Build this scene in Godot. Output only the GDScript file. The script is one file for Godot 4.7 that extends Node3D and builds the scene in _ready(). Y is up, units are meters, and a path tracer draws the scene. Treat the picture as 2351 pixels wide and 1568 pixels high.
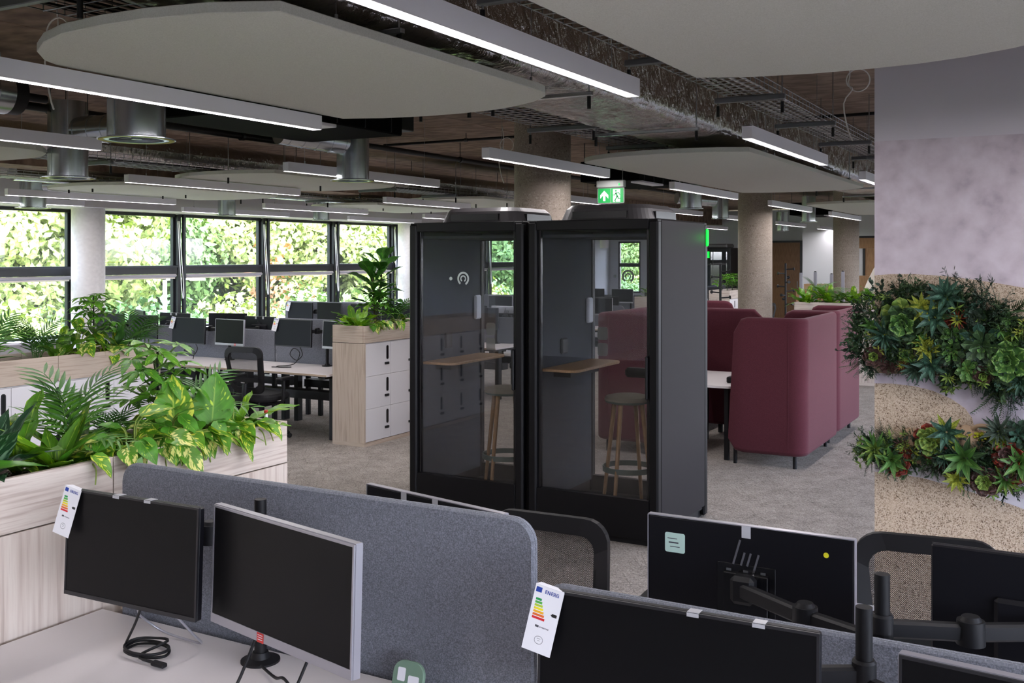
extends Node3D

# ---------------------------------------------------------------- mesh building
class MB:
	var v := PackedVector3Array()
	var n := PackedVector3Array()
	var uv := PackedVector2Array()
	var ix := PackedInt32Array()
	func vert(p: Vector3, nn: Vector3, t := Vector2.ZERO) -> int:
		v.append(p); n.append(nn); uv.append(t)
		return v.size() - 1
	func tri(a: Vector3, b: Vector3, c: Vector3) -> void:
		var nn := (b - a).cross(c - a).normalized()
		var i := vert(a, nn); vert(b, nn); vert(c, nn)
		ix.append_array([i, i + 2, i + 1])
	func quad(a: Vector3, b: Vector3, c: Vector3, d: Vector3, out := Vector3.INF) -> void:
		var nn := (b - a).cross(c - a).normalized()
		if nn.length_squared() < 0.5:
			nn = (c - a).cross(d - a).normalized()
		if out != Vector3.INF and nn.dot((a + b + c + d) * 0.25 - out) < 0.0:
			quad(d, c, b, a)
			return
		var i := vert(a, nn, Vector2(0, 1)); vert(b, nn, Vector2(1, 1)); vert(c, nn, Vector2(1, 0)); vert(d, nn, Vector2(0, 0))
		ix.append_array([i, i + 2, i + 1, i, i + 3, i + 2])
	func box(c: Vector3, s: Vector3, b := Basis.IDENTITY) -> void:
		var h := s * 0.5
		for k in 3:
			for sg in [-1.0, 1.0]:
				var e1 := Vector3.ZERO; var e2 := Vector3.ZERO; var e0 := Vector3.ZERO
				e0[k] = h[k] * sg; e1[(k + 1) % 3] = h[(k + 1) % 3]; e2[(k + 2) % 3] = h[(k + 2) % 3] * sg
				quad(c + b * (e0 - e1 - e2), c + b * (e0 + e1 - e2), c + b * (e0 + e1 + e2), c + b * (e0 - e1 + e2))
	func cbox(c: Vector3, s: Vector3, ch: float, b := Basis.IDENTITY) -> void:
		var h := s * 0.5
		ch = minf(ch, minf(h.x, minf(h.y, h.z)) * 0.9)
		var pt := func(sg: Vector3, k: int) -> Vector3:
			var q := h - Vector3(ch, ch, ch)
			q[k] = h[k]
			return c + b * (q * sg)
		for k in 3:
			var l := (k + 1) % 3
			var m := (k + 2) % 3
			for sk in [-1.0, 1.0]:
				var f := []
				for pr in [[-1.0, -1.0], [1.0, -1.0], [1.0, 1.0], [-1.0, 1.0]]:
					var sg := Vector3.ZERO
					sg[k] = sk; sg[l] = pr[0]; sg[m] = pr[1]
					f.append(pt.call(sg, k))
				quad(f[0], f[1], f[2], f[3], c)
				for sl in [-1.0, 1.0]:
					var s0 := Vector3.ZERO; var s1 := Vector3.ZERO
					s0[k] = sk; s0[l] = sl; s0[m] = -1.0
					s1[k] = sk; s1[l] = sl; s1[m] = 1.0
					quad(pt.call(s0, k), pt.call(s1, k), pt.call(s1, l), pt.call(s0, l), c)
		for sx in [-1.0, 1.0]:
			for sy in [-1.0, 1.0]:
				for sz in [-1.0, 1.0]:
					var sg := Vector3(sx, sy, sz)
					var a: Vector3 = pt.call(sg, 0); var bb: Vector3 = pt.call(sg, 1); var cc: Vector3 = pt.call(sg, 2)
					if sx * sy * sz > 0: tri(a, bb, cc)
					else: tri(a, cc, bb)
	func frame_of(d: Vector3) -> Basis:
		var z := d.normalized()
		var x := (Vector3.UP if absf(z.y) < 0.95 else Vector3.RIGHT).cross(z).normalized()
		return Basis(x, z.cross(x), z)
	func cyl(a: Vector3, b: Vector3, r0: float, r1: float, seg := 16, caps := true) -> void:
		var fb := frame_of(b - a)
		var i0 := v.size()
		var sl := (r0 - r1) / maxf((b - a).length(), 1e-6)
		for k in seg + 1:
			var an := TAU * k / seg
			var dir := fb.x * cos(an) + fb.y * sin(an)
			var nn := (dir + fb.z * sl).normalized()
			vert(a + dir * r0, nn, Vector2(float(k) / seg, 0)); vert(b + dir * r1, nn, Vector2(float(k) / seg, 1))
		for k in seg:
			var q := i0 + k * 2
			ix.append_array([q, q + 1, q + 2, q + 2, q + 1, q + 3])
		if caps:
			if r1 > 1e-5: disc(b, fb.z, r1, seg)
			if r0 > 1e-5: disc(a, -fb.z, r0, seg)
	func disc(c: Vector3, nn: Vector3, r: float, seg := 16) -> void:
		var fb := frame_of(nn)
		var i0 := vert(c, nn, Vector2(0.5, 0.5))
		for k in seg + 1:
			var an := TAU * k / seg
			vert(c + (fb.x * cos(an) + fb.y * sin(an)) * r, nn, Vector2(0.5 + 0.5 * cos(an), 0.5 + 0.5 * sin(an)))
		for k in seg:
			ix.append_array([i0, i0 + k + 2, i0 + k + 1])
	func tube(pts: Array, r: float, seg := 6, caps := true, r_end := -1.0) -> void:
		var cnt := pts.size()
		var fb := frame_of(pts[1] - pts[0])
		var x: Vector3 = fb.x
		var i0 := v.size()
		for i in cnt:
			var d: Vector3 = (pts[mini(i + 1, cnt - 1)] - pts[maxi(i - 1, 0)]).normalized()
			x = (x - d * x.dot(d)).normalized()
			var y := d.cross(x)
			var rr := r if r_end < 0 else lerpf(r, r_end, float(i) / (cnt - 1))
			for k in seg + 1:
				var an := TAU * k / seg
				var dir := x * cos(an) + y * sin(an)
				vert(pts[i] + dir * rr, dir, Vector2(float(k) / seg, float(i) / (cnt - 1)))
		for i in cnt - 1:
			for k in seg:
				var q := i0 + i * (seg + 1) + k
				ix.append_array([q, q + seg + 1, q + 1, q + 1, q + seg + 1, q + seg + 2])
		if caps:
			disc(pts[0], (pts[0] - pts[1]).normalized(), r, seg)
			disc(pts[cnt - 1], (pts[cnt - 1] - pts[cnt - 2]).normalized(), r if r_end < 0 else r_end, seg)
	# profile of (radius, height), run upwards along the outside
	func lathe(prof: Array, seg := 24, c := Vector3.ZERO, b := Basis.IDENTITY) -> void:
		for i in prof.size() - 1:
			var p: Vector2 = prof[i]
			var q: Vector2 = prof[i + 1]
			var e := q - p
			var nr := Vector2(e.y, -e.x).normalized()
			var i0 := v.size()
			for k in seg + 1:
				var an := TAU * k / seg
				var d := Vector3(cos(an), 0, sin(an))
				var nn := b * (d * nr.x + Vector3.UP * nr.y)
				vert(c + b * (d * p.x + Vector3.UP * p.y), nn, Vector2(float(k) / seg, 0)); vert(c + b * (d * q.x + Vector3.UP * q.y), nn, Vector2(float(k) / seg, 1))
			for k in seg:
				var w := i0 + k * 2
				ix.append_array([w, w + 2, w + 1, w + 2, w + 3, w + 1])
	# polygon in the xy plane of xf, pushed out from z = z0 to z1, with chamfered rims
	func slab(poly: PackedVector2Array, z0: float, z1: float, xf := Transform3D.IDENTITY, ch := 0.0) -> void:
		var pl := poly
		if Geometry2D.is_polygon_clockwise(pl):
			pl = pl.duplicate(); pl.reverse()
		var m := pl.size()
		var inn := PackedVector2Array()
		for i in m:
			var e0 := (pl[i] - pl[(i + m - 1) % m]).normalized()
			var e1 := (pl[(i + 1) % m] - pl[i]).normalized()
			var nn := (Vector2(-e0.y, e0.x) + Vector2(-e1.y, e1.x))
			inn.append(pl[i] + nn.normalized() * ch)
		var tr := Geometry2D.triangulate_polygon(inn if ch > 0 else pl)
		var cap := inn if ch > 0 else pl
		for sd in 2:
			var z := z1 if sd == 0 else z0
			var nn: Vector3 = (xf.basis * Vector3(0, 0, 1 if sd == 0 else -1)).normalized()
			var i0 := v.size()
			for p in cap: vert(xf * Vector3(p.x, p.y, z), nn, p)
			for t in range(0, tr.size(), 3):
				var a := tr[t]; var b := tr[t + 1]; var c := tr[t + 2]
				var ccw := (cap[b] - cap[a]).cross(cap[c] - cap[a]) > 0
				if ccw != (sd == 0):
					var q := b; b = c; c = q
				ix.append_array([i0 + a, i0 + c, i0 + b])
		for i in m:
			var j := (i + 1) % m
			var a := pl[i]; var b := pl[j]; var ai := inn[i]; var bi := inn[j]
			quad(xf * Vector3(a.x, a.y, z0 + ch), xf * Vector3(b.x, b.y, z0 + ch), xf * Vector3(b.x, b.y, z1 - ch), xf * Vector3(a.x, a.y, z1 - ch))
			if ch > 0:
				quad(xf * Vector3(a.x, a.y, z1 - ch), xf * Vector3(b.x, b.y, z1 - ch), xf * Vector3(bi.x, bi.y, z1), xf * Vector3(ai.x, ai.y, z1))
				quad(xf * Vector3(ai.x, ai.y, z0), xf * Vector3(bi.x, bi.y, z0), xf * Vector3(b.x, b.y, z0 + ch), xf * Vector3(a.x, a.y, z0 + ch))
	# flat ring between an outer and an inner outline with the same number of points
	func ring(outer: PackedVector2Array, inner: PackedVector2Array, z0: float, z1: float, xf := Transform3D.IDENTITY) -> void:
		var m := outer.size()
		for i in m:
			var j := (i + 1) % m
			var a := outer[i]; var b := outer[j]; var c := inner[j]; var d := inner[i]
			quad(xf * Vector3(a.x, a.y, z1), xf * Vector3(b.x, b.y, z1), xf * Vector3(c.x, c.y, z1), xf * Vector3(d.x, d.y, z1), xf * Vector3((a.x + c.x) / 2, (a.y + c.y) / 2, z0))
			quad(xf * Vector3(a.x, a.y, z0), xf * Vector3(b.x, b.y, z0), xf * Vector3(c.x, c.y, z0), xf * Vector3(d.x, d.y, z0), xf * Vector3((a.x + c.x) / 2, (a.y + c.y) / 2, z1))
			quad(xf * Vector3(a.x, a.y, z0), xf * Vector3(b.x, b.y, z0), xf * Vector3(b.x, b.y, z1), xf * Vector3(a.x, a.y, z1), xf * Vector3((c.x + d.x) / 2, (c.y + d.y) / 2, (z0 + z1) / 2))
			quad(xf * Vector3(d.x, d.y, z0), xf * Vector3(c.x, c.y, z0), xf * Vector3(c.x, c.y, z1), xf * Vector3(d.x, d.y, z1), xf * Vector3(2 * c.x - b.x, 2 * c.y - b.y, (z0 + z1) / 2))
	func grid(nu: int, nv: int, f: Callable) -> void:
		var i0 := v.size()
		var pts := []
		for j in nv + 1:
			for i in nu + 1:
				pts.append(f.call(float(i) / nu, float(j) / nv))
		for j in nv + 1:
			for i in nu + 1:
				var du: Vector3 = pts[j * (nu + 1) + mini(i + 1, nu)] - pts[j * (nu + 1) + maxi(i - 1, 0)]
				var dv: Vector3 = pts[mini(j + 1, nv) * (nu + 1) + i] - pts[maxi(j - 1, 0) * (nu + 1) + i]
				var nn := du.cross(dv).normalized()
				if nn.length_squared() < 0.5: nn = Vector3.UP
				vert(pts[j * (nu + 1) + i], nn, Vector2(float(i) / nu, 1.0 - float(j) / nv))
		for j in nv:
			for i in nu:
				var q := i0 + j * (nu + 1) + i
				ix.append_array([q, q + nu + 1, q + 1, q + 1, q + nu + 1, q + nu + 2])
	func add(o: MB, xf: Transform3D) -> void:
		var i0 := v.size()
		for k in o.v.size():
			v.append(xf * o.v[k]); n.append((xf.basis * o.n[k]).normalized()); uv.append(o.uv[k])
		for k in o.ix: ix.append(i0 + k)
	func mesh() -> ArrayMesh:
		var a := []
		a.resize(Mesh.ARRAY_MAX)
		a[Mesh.ARRAY_VERTEX] = v; a[Mesh.ARRAY_NORMAL] = n; a[Mesh.ARRAY_TEX_UV] = uv; a[Mesh.ARRAY_INDEX] = ix
		var m := ArrayMesh.new()
		m.add_surface_from_arrays(Mesh.PRIMITIVE_TRIANGLES, a)
		return m

var used := {}
var M := {}
var rng := RandomNumberGenerator.new()

func numbered(nm: String) -> String:
	if not used.has(nm):
		used[nm] = 0
		return nm
	used[nm] += 1
	return "%s_%03d" % [nm, used[nm]]
func inst(mesh: Mesh, nm: String, mat: Material, parent: Node, xf := Transform3D.IDENTITY) -> MeshInstance3D:
	var o := MeshInstance3D.new()
	o.mesh = mesh
	o.material_override = mat
	o.name = numbered(nm) if parent == self else nm
	o.transform = xf
	parent.add_child(o, true)
	return o
func obj(mb: MB, nm: String, mat: Material, parent: Node, xf := Transform3D.IDENTITY) -> MeshInstance3D:
	return inst(mb.mesh(), nm, mat, parent, xf)
func tag(o: Node, label: String, category: String, group := "") -> Node:
	o.set_meta("label", label); o.set_meta("category", category)
	if group != "": o.set_meta("group", group)
	return o
func struct(o: Node) -> Node:
	o.set_meta("kind", "structure")
	return o
func thing(nm: String, label: String, category: String, at := Vector3.ZERO, turn := 0.0, group := "") -> Node3D:
	var o := Node3D.new()
	o.name = numbered(nm)
	add_child(o, true)
	o.position = at
	o.rotation.y = turn
	tag(o, label, category, group)
	return o
func dup(src: Node3D, nm: String, at: Vector3, turn: float, label: String, group := "") -> Node3D:
	var r: Node3D = src.duplicate()
	r.name = numbered(nm)
	add_child(r, true)
	r.position = at
	r.rotation.y = turn
	r.set_meta("label", label)
	if group != "": r.set_meta("group", group)
	return r
func bx(nm: String, c: Vector3, s: Vector3, mat: Material, parent: Node, ch := 0.0) -> MeshInstance3D:
	var b := MB.new()
	if ch > 0: b.cbox(Vector3.ZERO, s, ch)
	else: b.box(Vector3.ZERO, s)
	return obj(b, nm, mat, parent, Transform3D(Basis.IDENTITY, c))
func rod(nm: String, a: Vector3, b: Vector3, r: float, mat: Material, parent: Node, seg := 8) -> MeshInstance3D:
	var m := MB.new()
	m.cyl(a, b, r, r, seg)
	return obj(m, nm, mat, parent)
func V(x: float, y: float, z: float) -> Vector3: return Vector3(x, y, z)
func rrect(w: float, h: float, r, seg := 5) -> PackedVector2Array:
	# r is one radius or four (from the lower right corner, counter-clockwise)
	var rs: Array = r if r is Array else [r, r, r, r]
	var out := PackedVector2Array()
	var cs := [Vector2(w / 2, -h / 2), Vector2(w / 2, h / 2), Vector2(-w / 2, h / 2), Vector2(-w / 2, -h / 2)]
	for k in 4:
		var rr: float = rs[k]
		var c: Vector2 = cs[k] - Vector2(signf(cs[k].x), signf(cs[k].y)) * rr
		if rr <= 0.0001:
			out.append(cs[k])
			continue
		for i in seg + 1:
			var an := -PI / 2 + k * PI / 2 + (PI / 2) * i / seg
			out.append(c + Vector2(cos(an), sin(an)) * rr)
	return out
func xf_at(p: Vector3, b := Basis.IDENTITY) -> Transform3D: return Transform3D(b, p)
func rot_y(a: float) -> Basis: return Basis(Vector3.UP, a)
func curve(pts: Array, per := 6) -> Array:
	var out := []
	var m := pts.size()
	for i in m - 1:
		var a: Vector3 = pts[maxi(i - 1, 0)]; var b: Vector3 = pts[i]; var c: Vector3 = pts[i + 1]; var d: Vector3 = pts[mini(i + 2, m - 1)]
		for k in per:
			var t := float(k) / per
			out.append(0.5 * ((2 * b) + (c - a) * t + (2 * a - 5 * b + 4 * c - d) * t * t + (3 * b - a - 3 * c + d) * t * t * t))
	out.append(pts[m - 1])
	return out

# ---------------------------------------------------------------- materials
func col(hex: String) -> Color: return Color.html(hex)
func mat(nm: String, c: Color, rough := 0.8, metal := 0.0, spec := 0.5) -> StandardMaterial3D:
	var m := StandardMaterial3D.new()
	m.resource_name = nm
	m.albedo_color = c; m.roughness = rough; m.metallic = metal; m.metallic_specular = spec
	M[nm] = m
	return m
func noise_tex(kind: int, freq: float, ramp: Array, size := 512, seed_ := 1, oct := 3, extra := {}) -> NoiseTexture2D:
	var f := FastNoiseLite.new()
	f.noise_type = kind
	f.frequency = freq; f.seed = seed_; f.fractal_octaves = oct
	for k in extra: f.set(k, extra[k])
	var t := NoiseTexture2D.new()
	t.width = size; t.height = size
	t.seamless = true
	t.seamless_blend_skirt = 0.2
	t.noise = f
	if ramp.size():
		var g := Gradient.new()
		var o := PackedFloat32Array(); var cs := PackedColorArray()
		for r in ramp:
			o.append(r[0]); cs.append(col(r[1]) if r[1] is String else r[1])
		g.offsets = o; g.colors = cs
		t.color_ramp = g
	return t
func tri_mat(nm: String, tex: Texture2D, scale: Vector3, rough := 0.8, metal := 0.0, bump: Texture2D = null, bump_cm := 0.0) -> StandardMaterial3D:
	var m := mat(nm, Color.WHITE, rough, metal)
	m.albedo_texture = tex
	m.uv1_triplanar = true; m.uv1_world_triplanar = true
	m.uv1_scale = scale
	if bump:
		m.heightmap_enabled = true; m.heightmap_texture = bump; m.heightmap_scale = bump_cm
	return m
func glow(nm: String, c: Color, e: float) -> StandardMaterial3D:
	var m := mat(nm, c, 0.5)
	m.emission_enabled = true; m.emission = c; m.emission_energy_multiplier = e
	return m

func carpet_image() -> ImageTexture:
	var s := 1024
	var im := Image.create(s, s, false, Image.FORMAT_RGB8)
	var f := FastNoiseLite.new()
	f.noise_type = FastNoiseLite.TYPE_VALUE; f.frequency = 0.35; f.fractal_octaves = 2
	var g := FastNoiseLite.new()
	g.frequency = 0.008; g.seed = 7
	var acc := PackedFloat32Array()
	acc.resize(s * s)
	for y in s:
		for x in s:
			acc[y * s + x] = 0.70 + 0.22 * f.get_noise_2d(x, y * 1.6) + 0.07 * g.get_noise_2d(x, y)
	rng.seed = 11
	for k in 900:
		var p := Vector2(rng.randf() * s, rng.randf() * s)
		var a: float = [0.35, -0.5, 1.9, 0.9, 2.6][rng.randi() % 5] + rng.randf_range(-0.25, 0.25)
		var d := Vector2(cos(a), sin(a))
		var dark := rng.randf_range(0.10, 0.30)
		var ln := rng.randi_range(30, 190)
		for i in ln:
			if rng.randf() < 0.45: continue
			var q := p + d * i + Vector2(rng.randf_range(-1, 1), rng.randf_range(-1, 1))
			var at := posmod(int(q.y), s) * s + posmod(int(q.x), s)
			acc[at] -= dark
			acc[posmod(int(q.y) + 1, s) * s + posmod(int(q.x), s)] -= dark * 0.5
	for y in s:
		for x in s:
			var t := clampf(acc[y * s + x], 0.05, 0.95)
			im.set_pixel(x, y, Color(t * 0.99, t * 0.965, t * 0.945))
	return ImageTexture.create_from_image(im)
func leaf_image(base: Color, streak: Color, amount: float, seed_: int, vein: Color) -> ImageTexture:
	var s := 128
	var im := Image.create(s, s, false, Image.FORMAT_RGB8)
	var f := FastNoiseLite.new()
	f.frequency = 0.035; f.seed = seed_; f.fractal_octaves = 3
	for y in s:
		for x in s:
			var u := absf(x / float(s) - 0.5) * 2.0
			var sd := 60.0 if x > 64 else 0.0
			var k := 0.75 * f.get_noise_2d(x * 0.35 + sd, y * 0.35) + 0.5 * f.get_noise_2d(u * 22.0 + sd, (y + u * 55.0) * 1.5)
			var c := base.lerp(base.darkened(0.22), clampf(0.5 + k, 0, 1))
			c = c.lerp(streak, smoothstep(1.0 - amount - 0.06, 1.0 - amount + 0.12, 0.5 + k))
			if u < 0.04: c = c.lerp(vein, 0.6)
			elif fposmod(y + u * 40.0, 18.0) < 1.3: c = c.lerp(vein, 0.14)
			im.set_pixel(x, y, c)
	return ImageTexture.create_from_image(im)
func leaf_mat(nm: String, base: String, streak: String, amount: float, seed_: int, vein: String, rough := 0.42) -> void:
	var m := mat(nm, Color.WHITE, rough)
	m.albedo_texture = leaf_image(col(base), col(streak), amount, seed_, col(vein))
	m.backlight_enabled = true
	m.backlight = Color(0.45, 0.5, 0.25)
func mesh_image() -> ImageTexture:
	var s := 32
	var im := Image.create(s, s, false, Image.FORMAT_RGBA8)
	for y in s:
		for x in s:
			var inside := Vector2(fposmod(x + (16 if y >= 16 else 0), 32) - 16.0, (y % 16) - 8.0)
			var hole := pow(absf(inside.x) / 11.5, 2) + pow(absf(inside.y) / 5.5, 2) < 1.0
			im.set_pixel(x, y, Color(0.05, 0.05, 0.055, 0.0 if hole else 1.0))
	return ImageTexture.create_from_image(im)
func energy_image() -> ImageTexture:
	var im := Image.create(128, 256, false, Image.FORMAT_RGB8)
	im.fill(Color(0.93, 0.93, 0.95))
	im.fill_rect(Rect2i(6, 8, 26, 20), col("1c3f9c"))
	for k in 7:
		var cs := ["1d9a4b", "55b548", "b9d33a", "f4e51f", "f5b322", "e8702a", "d8262b"]
		im.fill_rect(Rect2i(14, 50 + k * 12, 26 + k * 5, 9), col(cs[k]))
	im.fill_rect(Rect2i(96, 92, 22, 12), Color(0.06, 0.06, 0.07))
	im.fill_rect(Rect2i(92, 96, 4, 4), Color(0.06, 0.06, 0.07))
	im.fill_rect(Rect2i(36, 152, 16, 8), Color(0.3, 0.3, 0.33))
	for k in 7: im.fill_rect(Rect2i(56 + k * 6, 154, 4, 5), Color(0.45, 0.45, 0.48))
	for a in 60:
		var an := TAU * a / 60.0
		im.fill_rect(Rect2i(int(64 + 18 * cos(an)), int(206 + 15 * sin(an)), 2, 2), Color(0.5, 0.5, 0.53))
	im.fill_rect(Rect2i(56, 200, 16, 2), Color(0.55, 0.55, 0.58)); im.fill_rect(Rect2i(60, 208, 10, 2), Color(0.55, 0.55, 0.58))
	return ImageTexture.create_from_image(im)

func materials() -> void:
	var SS := FastNoiseLite.TYPE_SIMPLEX_SMOOTH
	var CE := FastNoiseLite.TYPE_CELLULAR
	var crumple := noise_tex(CE, 0.02, [], 512, 5, 3, {"fractal_type": FastNoiseLite.FRACTAL_FBM, "cellular_return_type": FastNoiseLite.RETURN_DISTANCE2_SUB, "domain_warp_enabled": true, "domain_warp_amplitude": 40.0})
	var fine := noise_tex(FastNoiseLite.TYPE_VALUE, 0.45, [], 512, 9, 2)
	var c := tri_mat("carpet", carpet_image(), V(0.45, 0.45, 0.45), 0.98)
	c.albedo_color = Color(0.86, 0.84, 0.82)
	c.heightmap_enabled = true; c.heightmap_texture = fine; c.heightmap_scale = 0.25
	c.metallic_specular = 0.2
	var wood := [[0.0, "9b8b80"], [0.3, "b3a49a"], [0.5, "c2b5ab"], [0.75, "cabfb5"], [1.0, "b7a99f"]]
	tri_mat("wood_h", noise_tex(SS, 0.02, wood, 512, 3, 5), V(0.2, 4.6, 0.2), 0.55)
	tri_mat("wood_v", noise_tex(SS, 0.02, wood, 512, 4, 5), V(2.6, 0.13, 2.6), 0.55)
	var wood2 := [[0.0, "a18e7d"], [0.3, "b3a190"], [0.55, "c0b09f"], [1.0, "b4a392"]]
	tri_mat("wood_warm_h", noise_tex(SS, 0.02, wood2, 512, 13, 5), V(0.2, 4.6, 0.2), 0.55)
	tri_mat("wood_warm_v", noise_tex(SS, 0.02, wood2, 512, 14, 5), V(2.6, 0.13, 2.6), 0.55)
	tri_mat("oak", noise_tex(SS, 0.03, [[0.0, "8e6c49"], [0.5, "a98660"], [1.0, "bb9a74"]], 256, 24, 4), V(9, 1.2, 9), 0.5)
	tri_mat("door_oak", noise_tex(SS, 0.03, [[0.0, "7d5c3c"], [0.5, "97724e"], [1.0, "a5805a"]], 256, 25, 4), V(6, 0.5, 6), 0.5)
	var felt_ramp := [[0.0, "55575d"], [0.42, "6f727a"], [0.6, "7b7e87"], [1.0, "989ba6"]]
	var felt_tex := noise_tex(FastNoiseLite.TYPE_VALUE, 0.3, felt_ramp, 512, 6, 3)
	var fe := tri_mat("felt", felt_tex, V(2.6, 2.6, 2.6), 1.0, 0.0, fine, 0.12)
	fe.metallic_specular = 0.15
	fe.rim_enabled = true; fe.rim = 0.25; fe.rim_tint = 0.3
	mat("booth_lining", col("454950"), 0.95, 0.0, 0.15)
	var raft := tri_mat("raft", noise_tex(FastNoiseLite.TYPE_VALUE, 0.3, [[0.0, "c0c1b7"], [0.5, "cfd0c6"], [1.0, "dbdcd3"]], 512, 16, 3), V(2.2, 2.2, 2.2), 1.0)
	raft.metallic_specular = 0.1
	var sf := tri_mat("sofa", noise_tex(FastNoiseLite.TYPE_VALUE, 0.4, [[0.0, "432029"], [0.5, "552b34"], [1.0, "683a41"]], 512, 26, 2), V(3.2, 3.2, 3.2), 0.95, 0.0, fine, 0.08)
	sf.metallic_specular = 0.2
	sf.rim_enabled = true; sf.rim = 0.22; sf.rim_tint = 0.9
	for k in 3:
		var r: Array = [[[0.0, "5e4c3f"], [0.35, "766253"], [0.6, "84705f"], [1.0, "988473"]], [[0.0, "554539"], [0.4, "6b594b"], [0.65, "7a6757"], [1.0, "8c7868"]], [[0.0, "665344"], [0.4, "7e6a59"], [0.6, "8c7766"], [1.0, "a08c7a"]]][k]
		tri_mat("slab_%d" % k, noise_tex(SS, 0.012, r, 512, 31 + k, 5), V(0.5, 0.5, 0.9), 0.9)
	var spk := noise_tex(CE, 0.11, [[0.0, "4f4238"], [0.16, "7f7367"], [0.4, "91857a"], [0.75, "877b70"], [0.9, "b5aa9e"], [1.0, "3a3029"]], 512, 41, 2, {"cellular_return_type": FastNoiseLite.RETURN_CELL_VALUE, "fractal_type": FastNoiseLite.FRACTAL_FBM})
	tri_mat("column_concrete", spk, V(1.3, 1.3, 1.3), 0.85, 0.0, fine, 0.1)
	tri_mat("column_white", noise_tex(SS, 0.05, [[0.0, "c8c4c2"], [1.0, "d8d4d2"]], 256, 43, 4), V(1, 1, 1), 0.8)
	tri_mat("mural", noise_tex(SS, 0.009, [[0.0, "a2969f"], [0.3, "b6aab2"], [0.5, "bfb3bb"], [0.72, "c6bbc3"], [1.0, "cec4cd"]], 1024, 47, 7), V(0.7, 0.7, 0.7), 0.85)
	var peb := noise_tex(CE, 0.075, [[0.0, "3c2c1f"], [0.16, "6e5844"], [0.28, "a8937d"], [0.6, "c0ad98"], [0.85, "cfbfac"], [1.0, "917b66"]], 1024, 51, 2, {"cellular_return_type": FastNoiseLite.RETURN_CELL_VALUE, "fractal_type": FastNoiseLite.FRACTAL_FBM})
	var pebh := noise_tex(CE, 0.075, [], 1024, 51, 1, {"cellular_return_type": FastNoiseLite.RETURN_DISTANCE2_SUB, "fractal_type": FastNoiseLite.FRACTAL_NONE})
	tri_mat("pebble", peb, V(3.0, 3.0, 3.0), 0.75, 0.0, pebh, 0.2)
	tri_mat("mural_pale", noise_tex(SS, 0.03, [[0.0, "b3a8b2"], [0.5, "bfb4bf"], [1.0, "cac0cb"]], 512, 53, 5), V(1, 1, 1), 0.85)
	mat("wall_lilac", col("c3bdc4"), 0.85)
	mat("wall_white", col("cfd0d4"), 0.85)
	mat("fascia", col("c9c5c8"), 0.85)
	var foil := mat("foil", Color(0.78, 0.76, 0.75), 0.17, 1.0)
	foil.uv1_triplanar = true; foil.uv1_world_triplanar = true; foil.uv1_scale = V(1.0, 0.6, 1.3)
	foil.heightmap_enabled = true; foil.heightmap_texture = crumple; foil.heightmap_scale = 1.7
	mat("galv", Color(0.78, 0.80, 0.82), 0.24, 1.0)
	mat("fan_black", col("0b0b0c"), 0.7, 0.0, 0.12)
	mat("galv_dark", Color(0.27, 0.28, 0.29), 0.42, 1.0)
	mat("steel", Color(0.66, 0.67, 0.68), 0.3, 1.0)
	mat("channel", Color(0.42, 0.43, 0.44), 0.45, 0.6)
	mat("post_grey", col("7f7f88"), 0.5)
	mat("gasket", col("b9bd6a"), 0.8)
	mat("white_metal", col("e4e2ea"), 0.45)
	mat("white_cable", col("d5d3cd"), 0.6)
	mat("black", col("101013"), 0.5, 0.0, 0.4)
	mat("black_frame", col("141518"), 0.38)
	mat("black_gloss", col("0d0d10"), 0.25)
	mat("booth_side", col("252224"), 0.55, 0.0, 0.22)
	mat("booth_frame", col("09090c"), 0.42, 0.0, 0.35)
	mat("roof_unit", col("4c494b"), 0.42)
	mat("screen", col("09090c"), 0.4, 0.0, 0.3)
	mat("screen_blue", col("15181f"), 0.42, 0.0, 0.3)
	mat("bezel_silver", col("a9a8b0"), 0.35, 0.6)
	mat("bezel_dark", col("1c1c20"), 0.4)
	mat("monitor_back", col("0e0e13"), 0.42, 0.0, 0.35)
	mat("desk_white", col("d9d3d3"), 0.42)
	mat("desk_edge", col("b8a48e"), 0.6)
	mat("door_white", col("d8d5d6"), 0.45)
	mat("paper", col("e4e4ea"), 0.7)
	mat("ink", col("40434c"), 0.8)
	mat("red", col("c8322c"), 0.6)
	mat("yellow_dot", col("d8d21e"), 0.6)
	mat("mint", col("b6d2c9"), 0.6)
	mat("sage", col("6f8a78"), 0.6)
	mat("seat_sage", col("5b6660"), 0.9)
	mat("seat_top", col("8a8679"), 0.95)
	mat("ring_sage", col("5e6f68"), 0.5)
	mat("soil", col("2e241c"), 1.0)
	mat("gravel", col("8c8378"), 0.95)
	mat("bark", col("4a3b2c"), 0.9)
	mat("blind", col("9a9699"), 0.8)
	mat("cord", col("d8d6d4"), 0.6)
	mat("sign_green", col("0f9a45"), 0.5)
	mat("sign_white", col("e9ecef"), 0.5)
	mat("sign_grey", col("8c8f8b"), 0.5)
	mat("sticker", Color(0.75, 0.79, 0.78), 0.9)
	mat("logo_chrome", Color(0.8, 0.8, 0.82), 0.15, 1.0)
	mat("vine", col("7c8f3a"), 0.6)
	mat("stem_green", col("4f6a2a"), 0.6)
	mat("driftwood", col("a48a70"), 0.9)
	mat("moss", col("a3a525"), 1.0)
	mat("cream", col("d8cfc2"), 0.8)
	mat("seat_mesh_pad", col("141416"), 0.9)
	mat("frit", col("cfd6e2"), 0.9)
	var g := mat("glass", Color(0.9, 0.95, 0.95, 0.03), 0.0, 0.0, 0.28)
	g.transparency = BaseMaterial3D.TRANSPARENCY_ALPHA
	var g2 := mat("booth_glass", Color(0.03, 0.035, 0.05, 0.12), 0.0)
	g2.transparency = BaseMaterial3D.TRANSPARENCY_ALPHA
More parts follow.
